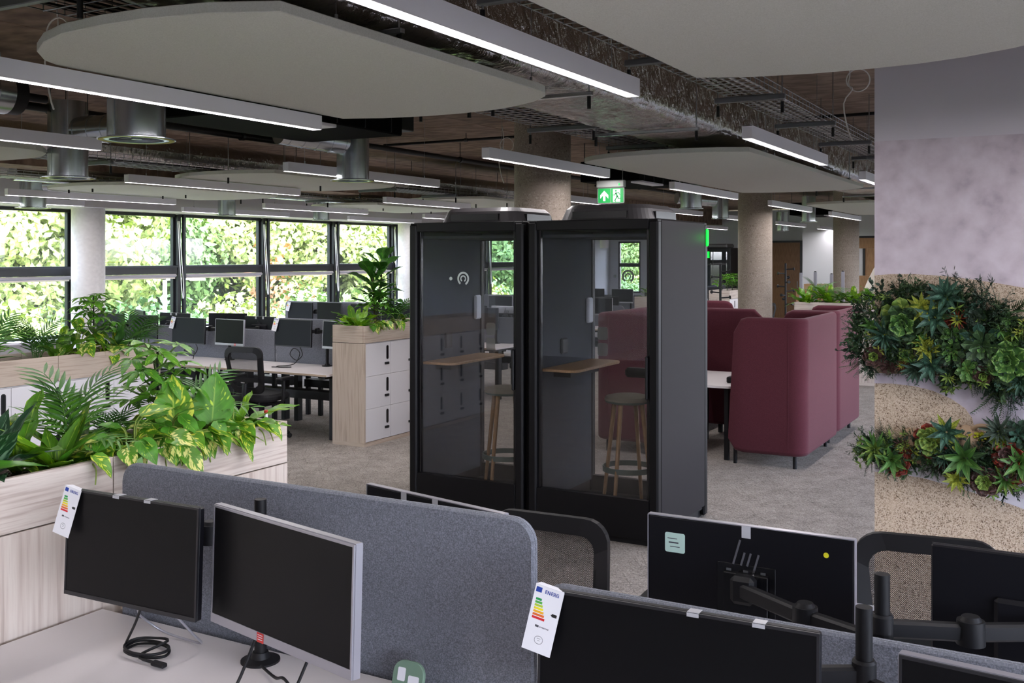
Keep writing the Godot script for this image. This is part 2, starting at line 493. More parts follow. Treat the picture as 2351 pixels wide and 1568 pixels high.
	var g3 := mat("frosted", Color(0.62, 0.66, 0.63, 0.5), 0.6)
	g3.transparency = BaseMaterial3D.TRANSPARENCY_ALPHA
	var g4 := mat("tape", Color(0.8, 0.8, 0.82, 0.75), 0.3)
	g4.transparency = BaseMaterial3D.TRANSPARENCY_ALPHA
	var ms := mat("chair_mesh", Color.WHITE, 0.8)
	ms.albedo_texture = mesh_image()
	ms.transparency = BaseMaterial3D.TRANSPARENCY_ALPHA_SCISSOR
	ms.alpha_scissor_threshold = 0.5
	ms.uv1_scale = V(60, 60, 1)
	var en := mat("energy_label", Color.WHITE, 0.6)
	en.albedo_texture = energy_image()
	glow("lamp_face", Color(1.0, 0.98, 0.97), 2.6)
	glow("led_green", Color(0.02, 1.0, 0.22), 2.2)
	leaf_mat("pothos_a", "5f9a22", "d3d84e", 0.34, 3, "a9c24a")
	leaf_mat("pothos_b", "5a9324", "e0dc84", 0.40, 8, "a9c24a")
	leaf_mat("pothos_c", "4f9024", "b0d03c", 0.18, 12, "8fb14a")
	leaf_mat("palm", "4a7f26", "6c9e34", 0.3, 15, "6f9a3a", 0.5)
	leaf_mat("palm_dark", "33681f", "4b7f2c", 0.3, 18, "4c7a34", 0.5)
	leaf_mat("schefflera", "5f9a2a", "8fbe42", 0.25, 21, "a0bd5a")
	leaf_mat("nest_fern", "6da31a", "a8c81e", 0.12, 25, "b9cf5a")
	leaf_mat("nest_fern_b", "5a9220", "8fbd24", 0.12, 27, "b9cf5a")
	leaf_mat("aglaonema", "20492c", "6f8f72", 0.28, 29, "4f7a54")
	leaf_mat("calathea", "4c7a22", "c3c62a", 0.33, 33, "b0c45a")
	leaf_mat("fig", "2c5f1c", "3f7a24", 0.3, 35, "94b15a", 0.35)
	leaf_mat("wall_green", "35512f", "567549", 0.25, 37, "7a9a5c", 0.55)
	leaf_mat("wall_bright", "4b7838", "7ea052", 0.3, 38, "9ab85c", 0.5)
	leaf_mat("wall_dark", "1f3324", "33503a", 0.3, 39, "49644c", 0.6)
	leaf_mat("wall_blue", "2c5040", "567c69", 0.3, 40, "7aa394", 0.55)
	leaf_mat("wall_grey", "38493e", "5a6a5c", 0.3, 44, "6d7d6e", 0.6)
	leaf_mat("wall_purple", "4a3430", "6f4a4a", 0.3, 45, "8a6a5a", 0.55)
	leaf_mat("wall_red", "6f241c", "9a3a24", 0.3, 46, "b0603a", 0.55)
	leaf_mat("wall_yellow", "7d8a2a", "a9ae42", 0.35, 48, "d0d06a", 0.55)
	leaf_mat("wall_lime", "6c8a3a", "94a54c", 0.3, 49, "b5c86a", 0.55)
	leaf_mat("tree_a", "7c9c50", "9fb860", 0.4, 61, "a0b870", 0.6)
	leaf_mat("tree_b", "5e8848", "82a45a", 0.4, 62, "90a870", 0.6)
	leaf_mat("tree_c", "9aaa58", "bcc270", 0.4, 63, "c0c070", 0.6)
	leaf_mat("tree_d", "466f44", "648c54", 0.4, 64, "709060", 0.6)
	leaf_mat("tree_e", "a8744a", "c49058", 0.4, 65, "c0a070", 0.6)
	tri_mat("lawn", noise_tex(SS, 0.05, [[0.0, "6d7a34"], [0.5, "8f9148"], [1.0, "a8a45e"]], 256, 67, 4), V(0.2, 0.2, 0.2), 1.0)

# ---------------------------------------------------------------- the scene
const EYE := 1.98
const LAMP_Y := 2.72
const SOFFIT := 3.42

func _ready() -> void:
	# camera: level, with a shifted lens (the verticals of the photograph are upright)
	var cam := Camera3D.new()
	cam.name = "camera"
	cam.projection = Camera3D.PROJECTION_FRUSTUM
	cam.keep_aspect = Camera3D.KEEP_HEIGHT
	cam.near = 0.1; cam.far = 400.0
	cam.size = 0.1 * 1568.0 / 2350.0
	cam.frustum_offset = Vector2(0, -0.1 * (784.0 - 588.0) / 2350.0)
	cam.position = V(0, EYE, 0)
	cam.rotation.y = deg_to_rad(29.2)
	add_child(cam)
	cam.current = true
	# sky, sun, exposure
	var sm := ProceduralSkyMaterial.new()
	sm.sky_top_color = Color(0.66, 0.72, 0.84); sm.sky_horizon_color = Color(0.88, 0.89, 0.92)
	sm.ground_bottom_color = Color(0.30, 0.32, 0.25); sm.ground_horizon_color = Color(0.60, 0.63, 0.60)
	sm.sky_energy_multiplier = 4.3; sm.ground_energy_multiplier = 2.2
	var sky := Sky.new()
	sky.sky_material = sm
	var env := Environment.new()
	env.background_mode = Environment.BG_SKY
	env.sky = sky
	env.tonemap_mode = Environment.TONE_MAPPER_LINEAR
	env.tonemap_exposure = 0.95
	env.sdfgi_enabled = true; env.ssao_enabled = true; env.ssil_enabled = true
	var we := WorldEnvironment.new()
	we.name = "environment"
	we.environment = env
	add_child(we)
	var sun := DirectionalLight3D.new()
	sun.name = "sun"
	sun.light_energy = 2.1
	sun.light_color = Color(1.0, 0.95, 0.86)
	sun.light_angular_distance = 0.6
	sun.shadow_enabled = true
	sun.rotation = Vector3(deg_to_rad(-32), 0.0, 0)   # along the window wall, from behind the camera: it lights the trees and enters neither side
	add_child(sun)
	rng.seed = 5
	materials()
	shell()
	windows()
	outside()
	services()
	rafts()
	lamps()
	booths()
	storage()
	near_desks()
	far_desks()
	sofas()
	feature_wall()
	far_end()
	planting()

# ---------------------------------------------------------------- room shell
func shell() -> void:
	struct(bx("floor", V(-5.5, -0.1, -14), V(19.4, 0.2, 38.4), M.carpet, self))
	var ce := struct(bx("ceiling", V(-5.5, SOFFIT + 0.19, -14), V(19.4, 0.3, 38.4), M.slab_1, self))
	# board-marked concrete plates under the slab, with open joints
	var pm := MB.new()
	pm.cbox(Vector3.ZERO, V(1.192, 0.04, 2.392), 0.004)
	var pmesh := pm.mesh()
	rng.seed = 21
	for i in 15:
		for j in 15:
			var p := V(-14.2 + 0.6 + i * 1.2, SOFFIT + 0.02, 3.6 - j * 2.4)
			if p.x > 3.4: continue
			inst(pmesh, "plate", M["slab_%d" % (rng.randi() % 3)], ce, xf_at(p - ce.position + V(0, rng.randf() * 0.006, 0)))
	# walls behind the camera and at the far end
	struct(bx("wall_back", V(-5.5, 1.7, 5.1), V(19.4, 3.6, 0.2), M.wall_white, self))
	var wr := Node3D.new()
	wr.name = "wall_right"
	add_child(wr)
	struct(wr)
	bx("sill_wall", V(4.1, 0.33, -14), V(0.2, 0.66, 38.4), M.wall_white, wr)
	bx("head_wall", V(4.1, 3.08, -14), V(0.2, 0.72, 38.4), M.wall_white, wr)
	for k in 9:
		bx("pier", V(4.1, 1.69, 4.6 - k * 4.34), V(0.2, 2.06, 0.6), M.wall_white, wr)
	for k in 8:
		var w := Node3D.new()
		w.name = "window_%d" % (k + 20)
		add_child(w)
		struct(w)
		w.position = V(4.1, 0, 2.43 - k * 4.34)
		for z in [-1.87, 0.0, 1.87]: bx("mullion", V(0, 1.69, z), V(0.12, 2.06, 0.06), M.black_frame, w)
		for y in [0.69, 1.74, 2.69]: bx("rail", V(0, y, 0), V(0.12, 0.06, 3.74), M.black_frame, w)
		for z in [-0.935, 0.935]:
			for y in [1.21, 2.22]: bx("pane", V(0, y, z), V(0.008, 0.95, 1.8), M.glass, w)
	# far end wall with an opening for its window
	var we := Node3D.new()
	we.name = "wall_end"
	add_child(we)
	struct(we)
	for r in [[-15.2, -13.76, 0.0, SOFFIT], [-12.96, 4.2, 0.0, SOFFIT], [-13.76, -12.96, 0.0, 0.75], [-13.76, -12.96, 2.47, SOFFIT]]:
		bx("wall_panel", V((r[0] + r[1]) / 2, (r[2] + r[3]) / 2, -32.1), V(r[1] - r[0], r[3] - r[2], 0.2), M.wall_white, we)
	var wn := Node3D.new()
	wn.name = "window_40"
	add_child(wn)
	struct(wn)
	for q in [[-13.36, 0.775, 0.8, 0.05], [-13.36, 2.445, 0.8, 0.05], [-13.36, 1.68, 0.8, 0.12]]:
		bx("rail", V(q[0], q[1], -32.06), V(q[2], q[3], 0.1), M.black_frame, wn)
	for x in [-13.735, -12.985]:
		bx("stile", V(x, 1.61, -32.06), V(0.05, 1.62, 0.1), M.black_frame, wn)
	bx("pane", V(-13.36, 1.61, -32.07), V(0.7, 1.6, 0.008), M.glass, wn)
	# columns
	for q in [[-4.59, -8.82, 0.275, "column_concrete"], [-4.71, -16.6, 0.275, "column_concrete"], [-4.6, -23.4, 0.275, "column_concrete"], [-13.67, -10.8, 0.25, "column_white"], [-13.67, -19.55, 0.25, "column_white"], [-13.67, -2.1, 0.25, "column_white"]]:
		var b := MB.new()
		b.lathe([Vector2(q[2], 0), Vector2(q[2], SOFFIT)], 40)
		struct(obj(b, "column", M[q[3]], self, xf_at(V(q[0], 0, q[1]))))
	# painted bulkhead over the windows
	struct(bx("trim_1", V(-13.62, 3.075, -14), V(0.72, 0.69, 38.2), M.fascia, self))
	# concrete downstand beam across the ceiling
	struct(bx("beam", V(-10.4, 3.2, -14), V(0.5, 0.44, 38.0), M.slab_0, self))

func windows() -> void:
	# a run of glazed bays along x = -14.2
	var x := -14.2
	var step := 2.17
	var wl := Node3D.new()
	wl.name = "wall_left"
	add_child(wl)
	struct(wl)
	bx("sill_wall", V(x - 0.05, 0.33, -14), V(0.3, 0.66, 38.4), M.fascia, wl)
	bx("head_wall", V(x - 0.05, 3.08, -14), V(0.3, 0.7, 38.4), M.fascia, wl)
	bx("pier", V(x - 0.05, 1.71, -30.1), V(0.3, 3.42, 4.2), M.wall_white, wl)
	for k in 17:
		var z0 := 6.47 - step * k       # near mullion of the bay
		var z1 := z0 - step
		if z1 < -28.6: break
		var w := Node3D.new()
		w.name = "window_%d" % (k + 1)
		add_child(w)
		struct(w)
		w.position = V(x, 0, (z0 + z1) / 2)
		var h := step / 2
		bx("mullion", V(0.02, 1.69, -h), V(0.16, 2.06, 0.075), M.black_frame, w, 0.004)
		bx("mullion_cap", V(0.12, 1.69, -h - 0.08), V(0.06, 2.06, 0.05), M.galv_dark, w, 0.004)
		bx("transom", V(0.02, 1.74, 0), V(0.14, 0.15, step - 0.08), M.black_frame, w, 0.004)
		bx("transom_lip", V(0.1, 1.79, 0), V(0.05, 0.02, step - 0.08), M.galv_dark, w)
		bx("head_rail", V(0.0, 2.70, 0), V(0.1, 0.05, step - 0.08), M.black_frame, w)
		bx("sill_rail", V(0.0, 0.69, 0), V(0.14, 0.07, step - 0.08), M.black_frame, w)
		bx("sill", V(0.2, 0.675, 0), V(0.26, 0.03, step), M.white_metal, w)
		for s in [-1, 1]:
			bx("sash_stile", V(-0.01, 1.69, s * (h - 0.06)), V(0.07, 1.98, 0.045), M.black_frame, w)
		bx("pane", V(-0.02, 2.245, 0), V(0.008, 0.86, step - 0.15), M.glass, w)
		bx("pane", V(-0.02, 1.19, 0), V(0.008, 0.94, step - 0.15), M.glass, w)
		bx("blind_roll", V(0.13, 1.635, 0), V(0.06, 0.055, step - 0.2), M.blind, w, 0.02)
		bx("blind_fabric", V(0.125, 1.597, 0), V(0.012, 0.03, step - 0.26), M.cream, w)
		var c := MB.new()
		c.tube(curve([V(0.2, 2.6, -h + 0.1), V(0.21, 1.7, -h + 0.03), V(0.21, 1.3, -h + 0.0), V(0.21, 1.26, -h + 0.03), V(0.21, 1.7, -h + 0.08), V(0.2, 2.6, -h + 0.13)], 4), 0.008, 5)
		obj(c, "pull_cord", M.cord, w)

# ---------------------------------------------------------------- outdoors
func leaf_ball(cnt: int, rad: Vector3, size: float, sd: int) -> ArrayMesh:
	var r := RandomNumberGenerator.new()
	r.seed = sd
	var b := MB.new()
	# boughs: clumps on a lumpy crown
	var clumps := []
	for k in 46:
		var d := Vector3(r.randfn(), r.randfn(), r.randfn()).normalized()
		clumps.append([d * rad * r.randf_range(0.62, 1.0), r.randf_range(0.5, 1.15)])
	for k in cnt:
		var cl: Array = clumps[r.randi() % clumps.size()]
		var d := Vector3(r.randfn(), r.randfn() * 0.8, r.randfn()).normalized()
		var p: Vector3 = cl[0] + d * cl[1] * sqrt(r.randf())
		var out := (d * 0.7 + p.normalized() * 0.5 + Vector3(r.randfn(), r.randfn(), r.randfn()) * 0.5).normalized()
		var fb := b.frame_of(out)
		var s := size * r.randf_range(0.6, 1.4)
		var x := (fb.x * cos(k) + fb.y * sin(k)) * s
		var y := (fb.y * cos(k) - fb.x * sin(k)) * s * 0.6
		var i0 := b.v.size()
		var nn := (out + p.normalized() * 0.6).normalized()
		b.vert(p - x, nn, Vector2(0.5, 0)); b.vert(p + y, nn, Vector2(0.9, 0.5)); b.vert(p + x, nn, Vector2(0.5, 1)); b.vert(p - y, nn, Vector2(0.1, 0.5))
		b.ix.append_array([i0, i0 + 1, i0 + 2, i0, i0 + 2, i0 + 3])
	return b.mesh()
func outside() -> void:
	struct(bx("ground", V(-64, -1.7, -25), V(98, 0.2, 170), M.lawn, self))
	var crowns := [leaf_ball(17000, V(2.6, 2.9, 2.6), 0.115, 71), leaf_ball(17000, V(2.9, 2.4, 2.9), 0.105, 72), leaf_ball(17000, V(2.2, 3.4, 2.2), 0.12, 73)]
	var kinds := [["tree_a", "mid green broadleaf tree standing beyond the office windows"], ["tree_b", "deep green broadleaf tree standing beyond the office windows"], ["tree_c", "yellow green broadleaf tree standing beyond the office windows"], ["tree_d", "dark bluish green tree standing beyond the office windows"]]
	rng.seed = 77
	var trunk := MB.new()
	trunk.tube([V(0, 0, 0), V(0.05, 1.2, 0.02), V(-0.04, 2.4, 0.1), V(0.1, 4.0, 0)], 0.16, 7, true, 0.06)
	trunk.tube([V(0.0, 1.8, 0), V(0.6, 2.8, 0.3), V(1.0, 3.8, 0.5)], 0.07, 5, true, 0.03)
	trunk.tube([V(0.0, 1.5, 0), V(-0.6, 2.6, -0.4), V(-0.9, 3.5, -0.9)], 0.07, 5, true, 0.03)
	var tmesh := trunk.mesh()
	for row in 3:
		for k in 22:
			var z := 9.0 - k * (3.7 + row * 0.9) + rng.randf_range(-0.8, 0.8)
			var x := -27.0 - row * 6.5 + rng.randf_range(-1.3, 1.3)
			var kd: Array = kinds[[0, 2, 0, 1, 2, 0, 3, 0, 2, 1][rng.randi() % 10]]
			var sc := rng.randf_range(0.95, 1.3) + row * 0.35
			var t := thing("tree", kd[1], "tree", V(x, -1.6, z), rng.randf() * TAU, "trees beyond the windows")
			inst(tmesh, "trunk", M.bark, t, Transform3D(Basis.IDENTITY.scaled(V(sc, sc, sc)), Vector3.ZERO))
			inst(crowns[rng.randi() % 3], "crown", M[kd[0]], t, Transform3D(Basis.IDENTITY.scaled(V(sc, sc, sc)), V(0, 2.9 * sc + row * 0.6, 0)))
	# low shrubs at the edge of the lawn
	var sh := leaf_ball(5000, V(1.5, 1.0, 1.5), 0.1, 74)
	for k in 30:
		var kd: Array = [["tree_c", "low yellow green shrub at the edge of the lawn"], ["tree_a", "low mid green shrub at the edge of the lawn"], ["tree_b", "low dark green shrub at the edge of the lawn"]][rng.randi() % 3]
		var t := thing("shrub", kd[1], "shrub", V(-23.5 + rng.randf_range(-1.0, 1.0), -1.6, 8 - k * 2.4), 0, "shrubs below the trees")
		inst(sh, "foliage", M[kd[0]], t, xf_at(V(0, 1.0, 0)))
	var rs := thing("shrub", "tall rust red sapling between the green trees outside", "shrub", V(-23.0, -1.6, -25.3), 0)
	inst(leaf_ball(500, V(0.5, 2.0, 0.5), 0.1, 75), "foliage", M.tree_e, rs, xf_at(V(0, 2.0, 0)))
	# lamp post on the lawn
	var lp := thing("lamp_post", "white street lamp post on the lawn outside the windows", "lamp post", V(-19.5, -1.6, -17.6))
	rod("post", V(0, 0, 0), V(0, 3.0, 0), 0.05, M.white_metal, lp, 12)
	bx("arm", V(0.25, 3.02, -0.3), V(0.06, 0.06, 0.95), M.white_metal, lp, 0.01)
	bx("lantern", V(0.25, 3.0, -0.8), V(0.18, 0.06, 0.4), M.white_metal, lp, 0.02)

# ---------------------------------------------------------------- ceiling services
func wire_tray(nm: String, label: String, at: Vector3, len: float, wid: float) -> Node3D:
	var t := thing(nm, label, "cable tray", at, 0, "wire mesh cable trays")
	var b := MB.new()
	var r := 0.003
	for k in 6:
		b.cyl(V(-wid / 2 + wid * k / 5, 0, 0), V(-wid / 2 + wid * k / 5, 0, -len), r, r, 5, false)
	for s in [-1, 1]:
		for y in [0.035, 0.07]:
			b.cyl(V(s * wid / 2, y, 0), V(s * wid / 2, y, -len), r, r, 5, false)
	var z := 0.0
	while z < len:
		b.cyl(V(-wid / 2, -0.004, -z), V(wid / 2, -0.004, -z), r, r, 5, false)
		for s in [-1, 1]: b.cyl(V(s * wid / 2, 0, -z), V(s * wid / 2, 0.07, -z), r, r, 5, false)
		z += 0.1
	obj(b, "basket", M.steel, t)
	z = 0.5
	while z < len:
		bx("support_channel", V(0, -0.026, -z), V(wid + 0.16, 0.034, 0.036), M.channel, t, 0.004)
		for s in [-1, 1]:
			var hi := SOFFIT - at.y
			rod("hanger_rod", V(s * (wid / 2 + 0.06), -0.1, -z), V(s * (wid / 2 + 0.06), hi, -z), 0.005, M.galv, t, 6)
			rod("rod_cap", V(s * (wid / 2 + 0.06), -0.13, -z), V(s * (wid / 2 + 0.06), -0.06, -z), 0.011, M.black, t, 8)
		z += 1.5
	var c := MB.new()
	for k in 5:
		var pts := []
		for i in 14:
			pts.append(V(-wid * 0.3 + wid * 0.15 * k + 0.02 * sin(i * 1.7 + k), 0.012 + 0.01 * absf(sin(i * 2.1 + k * 2)), -len * i / 13.0))
		c.tube(curve(pts, 2), 0.006, 5)
	obj(c, "cables", M.white_cable if wid < 0.4 else M.black, t).set_meta("kind", "stuff")
	return t

func spigot(nm: String, label: String, at: Vector3, dia: float, hgt: float, elbow := Vector3.ZERO, flange := 1.35) -> void:
	# round sheet-metal diffuser with a flared rim; at = centre of its mouth
	var t := thing(nm, label, "air diffuser", at, 0, "round air diffusers")
	var r := dia / 2
	var b := MB.new()
	b.lathe([Vector2(r, 0.0), Vector2(r, hgt), Vector2(0.001, hgt)], 36)
	b.lathe([Vector2(r - 0.004, 0.25), Vector2(r - 0.004, 0.0)], 36)
	b.box(V(0, hgt / 2, r + 0.001), V(0.012, hgt, 0.004))
	obj(b, "sleeve", M.galv, t)
	var f := MB.new()
	f.lathe([Vector2(r - 0.01, -0.004), Vector2(r * flange, -0.004), Vector2(r * flange, 0.002), Vector2(r, 0.012)], 36)
	obj(f, "rim", M.galv, t)
	if flange > 1.2:
		var g := MB.new()
		g.lathe([Vector2(r * 1.12, -0.006), Vector2(r * 1.3, -0.006)], 36)
		obj(g, "gasket", M.gasket, t)
	var d := MB.new()
	d.disc(V(0, 0.03, 0), Vector3.DOWN, r * 0.98, 36)
	obj(d, "face_plate", M.galv_dark, t)
	var vn := MB.new()
	for k in 8:
		vn.box(V(0, 0.018, 0) + rot_y(TAU * k / 8) * V(r * 0.5, 0, 0), V(r * 0.8, 0.012, 0.006), rot_y(TAU * k / 8) * Basis(Vector3.RIGHT, 0.5))
	vn.lathe([Vector2(0.001, -0.002), Vector2(0.03, 0.0), Vector2(0.03, 0.03)], 12)
	obj(vn, "vanes", M.galv, t)
	if elbow != Vector3.ZERO:
		var e := MB.new()
		var el := elbow.length()
		var dir := elbow / el
		e.tube([V(0, hgt * 0.62, 0), V(0, hgt * 0.62, 0) + dir * el * 0.5, V(0, hgt * 0.62, 0) + elbow], r * 0.72, 20)
		var s := 0.12
		while s < el:
			e.tube([V(0, hgt * 0.62, 0) + dir * s, V(0, hgt * 0.62, 0) + dir * (s + 0.02)], r * 0.75, 20)
			s += 0.14
		obj(e, "branch_duct", M.galv, t)
	for a in 3:
		rod("strap", rot_y(a * TAU / 3 + 0.5) * V(r + 0.006, hgt - 0.1, 0), rot_y(a * TAU / 3 + 0.5) * V(r + 0.006, SOFFIT - at.y, 0), 0.004, M.galv_dark, t, 5)

func pipe(nm: String, label: String, pts: Array, r: float, m: Material, cat := "pipe", grp := "") -> Node3D:
	var t := thing(nm, label, cat, pts[0], 0, grp)
	var b := MB.new()
	var q := []
	for p in pts: q.append(p - pts[0])
	b.tube(q, r, 10)
	obj(b, "run", m, t)
	var a: Vector3 = q[0]
	var e: Vector3 = q[q.size() - 1]
	var cnt := int((e - a).length() / 2.0)
	for k in cnt:
		var p := a.lerp(e, (k + 0.5) / cnt)
		rod("hanger_rod", p, V(p.x, SOFFIT - pts[0].y, p.z), 0.005, M.galv_dark, t, 5)
		var cl := MB.new()
		cl.tube([p - (e - a).normalized() * 0.02, p + (e - a).normalized() * 0.02], r * 1.35, 10)
		obj(cl, "clip", M.galv_dark, t)
	return t

func services() -> void:
	# main foil-wrapped supply duct
	var d := thing("supply_duct", "large square supply duct wrapped in crumpled silver foil", "duct", V(-2.86, 3.15, 3.0))
	var b := MB.new()
	rng.seed = 91
	var f := FastNoiseLite.new()
	f.frequency = 1.3; f.seed = 4; f.fractal_octaves = 4
	var rg := FastNoiseLite.new()
	rg.noise_type = FastNoiseLite.TYPE_SIMPLEX_SMOOTH
	rg.fractal_type = FastNoiseLite.FRACTAL_RIDGED
	rg.frequency = 1.0; rg.seed = 14; rg.fractal_octaves = 3
	var hw := 0.36
	var hh := 0.20
	b.grid(72, 620, func(u: float, v: float) -> Vector3:
		var z := -v * 26.0
		var q := fposmod(u, 1.0) * 2.24
		var p := Vector2.ZERO
		var nr := Vector2.ZERO
		if q < 0.72: p = Vector2(hw - q, -hh); nr = Vector2(0, -1)
		elif q < 1.12: p = Vector2(-hw, -hh + q - 0.72); nr = Vector2(-1, 0)
		elif q < 1.84: p = Vector2(-hw + q - 1.12, hh); nr = Vector2(0, 1)
		else: p = Vector2(hw, hh - (q - 1.84)); nr = Vector2(1, 0)
		var near_edge := exp(-pow(minf((hw - absf(p.x)) if nr.y != 0 else (hh - absf(p.y)), 0.2) / 0.03, 2))
		var w := 0.010 * rg.get_noise_3d(p.x * 6.0, p.y * 3.0, z * (5.0 if nr.x != 0 else 2.2)) + 0.006 * f.get_noise_3d(p.x * 14.0, p.y * 14.0, z * 9.0) + near_edge * (0.012 * f.get_noise_3d(p.x * 9.0, p.y * 9.0, z * 12.0) - 0.012)
		if fposmod(-z, 1.15) < 0.07: w += 0.004
		var sag := 0.025 * sin(PI * clampf((hw - p.x) / 0.72, 0, 1)) * (0.6 + 0.4 * f.get_noise_2d(z * 0.6, 3.0)) if nr.y < 0 else 0.0
		var cr := Vector2(clampf(p.x, -hw + 0.05, hw - 0.05), clampf(p.y, -hh + 0.05, hh - 0.05))
		var dr := (p - cr).normalized()
		p = cr + dr * (0.05 + w + sag)
		return V(p.x, p.y, z))
	obj(b, "foil_wrap", M.foil, d)
	for k in 14:
		bx("bearer", V(0, -0.245, -0.9 - k * 1.85), V(0.84, 0.026, 0.03), M.galv, d, 0.004)
		for s in [-1, 1]:
			rod("hanger_rod", V(s * 0.40, -0.3, -0.9 - k * 1.85), V(s * 0.40, SOFFIT - 3.15, -0.9 - k * 1.85), 0.005, M.galv, d, 6)
			rod("rod_cap", V(s * 0.40, -0.33, -0.9 - k * 1.85), V(s * 0.40, -0.26, -0.9 - k * 1.85), 0.012, M.black, d, 8)
	# round foil ducts further in
	var sp := thing("spiral_duct", "bright galvanised spiral duct running along the painted bulkhead", "duct", V(-11.8, 3.03, -8.2))
	var sb2 := MB.new()
	sb2.tube([V(0, 0, 0), V(0, 0, -7.0), V(0, 0, -14.0)], 0.095, 24)
	for k in 46: sb2.tube([V(0, 0, -0.2 - k * 0.3), V(0, 0, -0.22 - k * 0.3)], 0.099, 24)
	obj(sb2, "pipe_wall", M.galv, sp)
	for k in 5: rod("hanger_rod", V(0, 0.09, -1.0 - k * 2.8), V(0, SOFFIT - 3.03, -1.0 - k * 2.8), 0.004, M.galv_dark, sp, 5)
	for q in [["long round duct in silver foil above the desks by the windows", V(-8.9, 3.12, -4.0), 17.0, 0.15]]:
		var t := thing("round_duct", q[0], "duct", q[1])
		var c := MB.new()
		var L: float = q[2]
		var R: float = q[3]
		c.grid(20, 160, func(u: float, v: float) -> Vector3:
			var a := -u * TAU
			var w := R * (1.0 + 0.05 * f.get_noise_3d(cos(a) * 2, sin(a) * 2, v * L * 2.0))
			return V(cos(a) * w, sin(a) * w, -v * L))
		obj(c, "foil_wrap", M.foil, t)
		for k in 6:
			rod("hanger_rod", V(0, R, -1.0 - k * 2.6), V(0, SOFFIT - 3.12, -1.0 - k * 2.6), 0.005, M.galv_dark, t, 5)
	# short foil stub with a black collar
	var st := thing("duct_stub", "short round foil duct end with a black collar by the tray", "duct", V(-6.6, 3.12, -3.4))
	var sb := MB.new()
	sb.grid(20, 20, func(u: float, v: float) -> Vector3:
		var a := -u * TAU
		var w := 0.14 * (1.0 + 0.1 * f.get_noise_3d(cos(a) * 3, sin(a) * 3, v * 5.0))
		return V(cos(a) * w, sin(a) * w, 1.2 - v * 2.2))
	obj(sb, "foil_wrap", M.foil, st)
	rod("collar", V(0, 0, -1.0), V(0, 0, -1.12), 0.148, M.galv, st, 24)
	rod("end_cap", V(0, 0, -1.12), V(0, 0, -1.22), 0.142, M.black, st, 24)
	rod("spindle", V(0, 0, -1.22), V(0, 0, -1.45), 0.03, M.black, st, 12)
	rod("hanger_rod", V(0, 0.14, 0.2), V(0, SOFFIT - 3.12, 0.2), 0.005, M.galv_dark, st, 5)
	# diffusers
	spigot("air_diffuser", "wide galvanised diffuser with a yellow-green gasket on its rim", V(-4.75, 2.65, -4.08), 0.32, 0.46)
	spigot("air_diffuser", "tall galvanised diffuser with a branch duct beside the wide one", V(-7.26, 2.62, -5.54), 0.31, 0.62, V(0.62, 0, -0.1))
	spigot("air_diffuser", "galvanised diffuser with a long horizontal branch by the white column", V(-12.6, 2.64, -9.06), 0.34, 0.5, V(1.6, 0.1, -1.9))
	spigot("air_diffuser", "slim galvanised diffuser with an elbow beside the black fan unit", V(-5.75, 2.66, -7.35), 0.29, 0.52, V(-0.2, 0.05, 0.75))
	spigot("air_diffuser", "small galvanised diffuser over the desks by the windows", V(-12.38, 2.65, -12.48), 0.29, 0.4, Vector3.ZERO, 1.1)
	spigot("air_diffuser", "small galvanised diffuser over the desks by the windows", V(-12.34, 2.65, -14.83), 0.3, 0.5, V(1.2, 0.1, -0.6), 1.1)
	spigot("air_diffuser", "small galvanised diffuser behind the phone booth roof", V(-4.84, 2.65, -13.84), 0.3, 0.5, Vector3.ZERO, 1.15)
	spigot("air_diffuser", "small galvanised diffuser between the phone booth and the concrete column", V(-5.68, 2.65, -17.8), 0.29, 0.5, V(-0.6, 0.05, 0.6), 1.1)
	spigot("air_diffuser", "far galvanised diffuser between the two concrete columns", V(-6.98, 2.65, -27.2), 0.31, 0.5, Vector3.ZERO, 1.1)
	spigot("air_diffuser", "galvanised diffuser in front of the furthest concrete column", V(-4.7, 2.65, -20.3), 0.26, 0.5, Vector3.ZERO, 1.25)
	# fan coil units
	for q in [["black fan coil unit with a mesh intake above the planters", V(-5.35, 3.08, -6.0), V(1.0, 0.24, 1.7)], ["black fan coil unit hung behind the exit sign", V(-5.2, 3.05, -12.6), V(0.8, 0.26, 1.6)], ["black fan coil unit hung between the far columns", V(-5.4, 3.05, -24.2), V(0.9, 0.28, 1.6)]]:
		var t := thing("fan_unit", q[0], "fan unit", q[1])
		var s: Vector3 = q[2]
		bx("casing", Vector3.ZERO, s, M.fan_black, t, 0.01)
		bx("front_tray", V(s.x * 0.42, -s.y / 2 - 0.012, s.z * 0.22), V(0.16, 0.025, s.z * 0.45), M.white_metal, t, 0.004)
		for k in 5:
			bx("intake_bar", V(s.x / 2 + 0.006, 0, -s.z * 0.4 + s.z * 0.2 * k), V(0.012, s.y * 0.9, 0.012), M.galv_dark, t)
		bx("control_box", V(s.x * 0.3, 0.02, -s.z / 2 - 0.1), V(s.x * 0.35, s.y * 0.7, 0.2), M.galv_dark, t, 0.006)
		for sx in [-1, 1]:
			for sz in [-1, 1]:
				rod("hanger_rod", V(sx * s.x * 0.46, s.y / 2, sz * s.z * 0.46), V(sx * s.x * 0.46, SOFFIT - q[1].y, sz * s.z * 0.46), 0.006, M.galv_dark, t, 5)
	# trays
	wire_tray("cable_tray", "wire mesh cable tray with white cables beside the foil duct", V(-1.88, 3.02, 1.5), 17.0, 0.30)
	wire_tray("cable_tray", "wide wire mesh cable tray below the edge of the foil duct", V(-3.48, 2.98, 1.0), 15.0, 0.42)
	wire_tray("cable_tray", "wire mesh cable tray running above the window side desks", V(-8.2, 2.88, -4.5), 14.0, 0.45)
	wire_tray("cable_tray", "narrow wire mesh cable tray near the white column", V(-10.9, 2.9, -6.5), 14.0, 0.32)
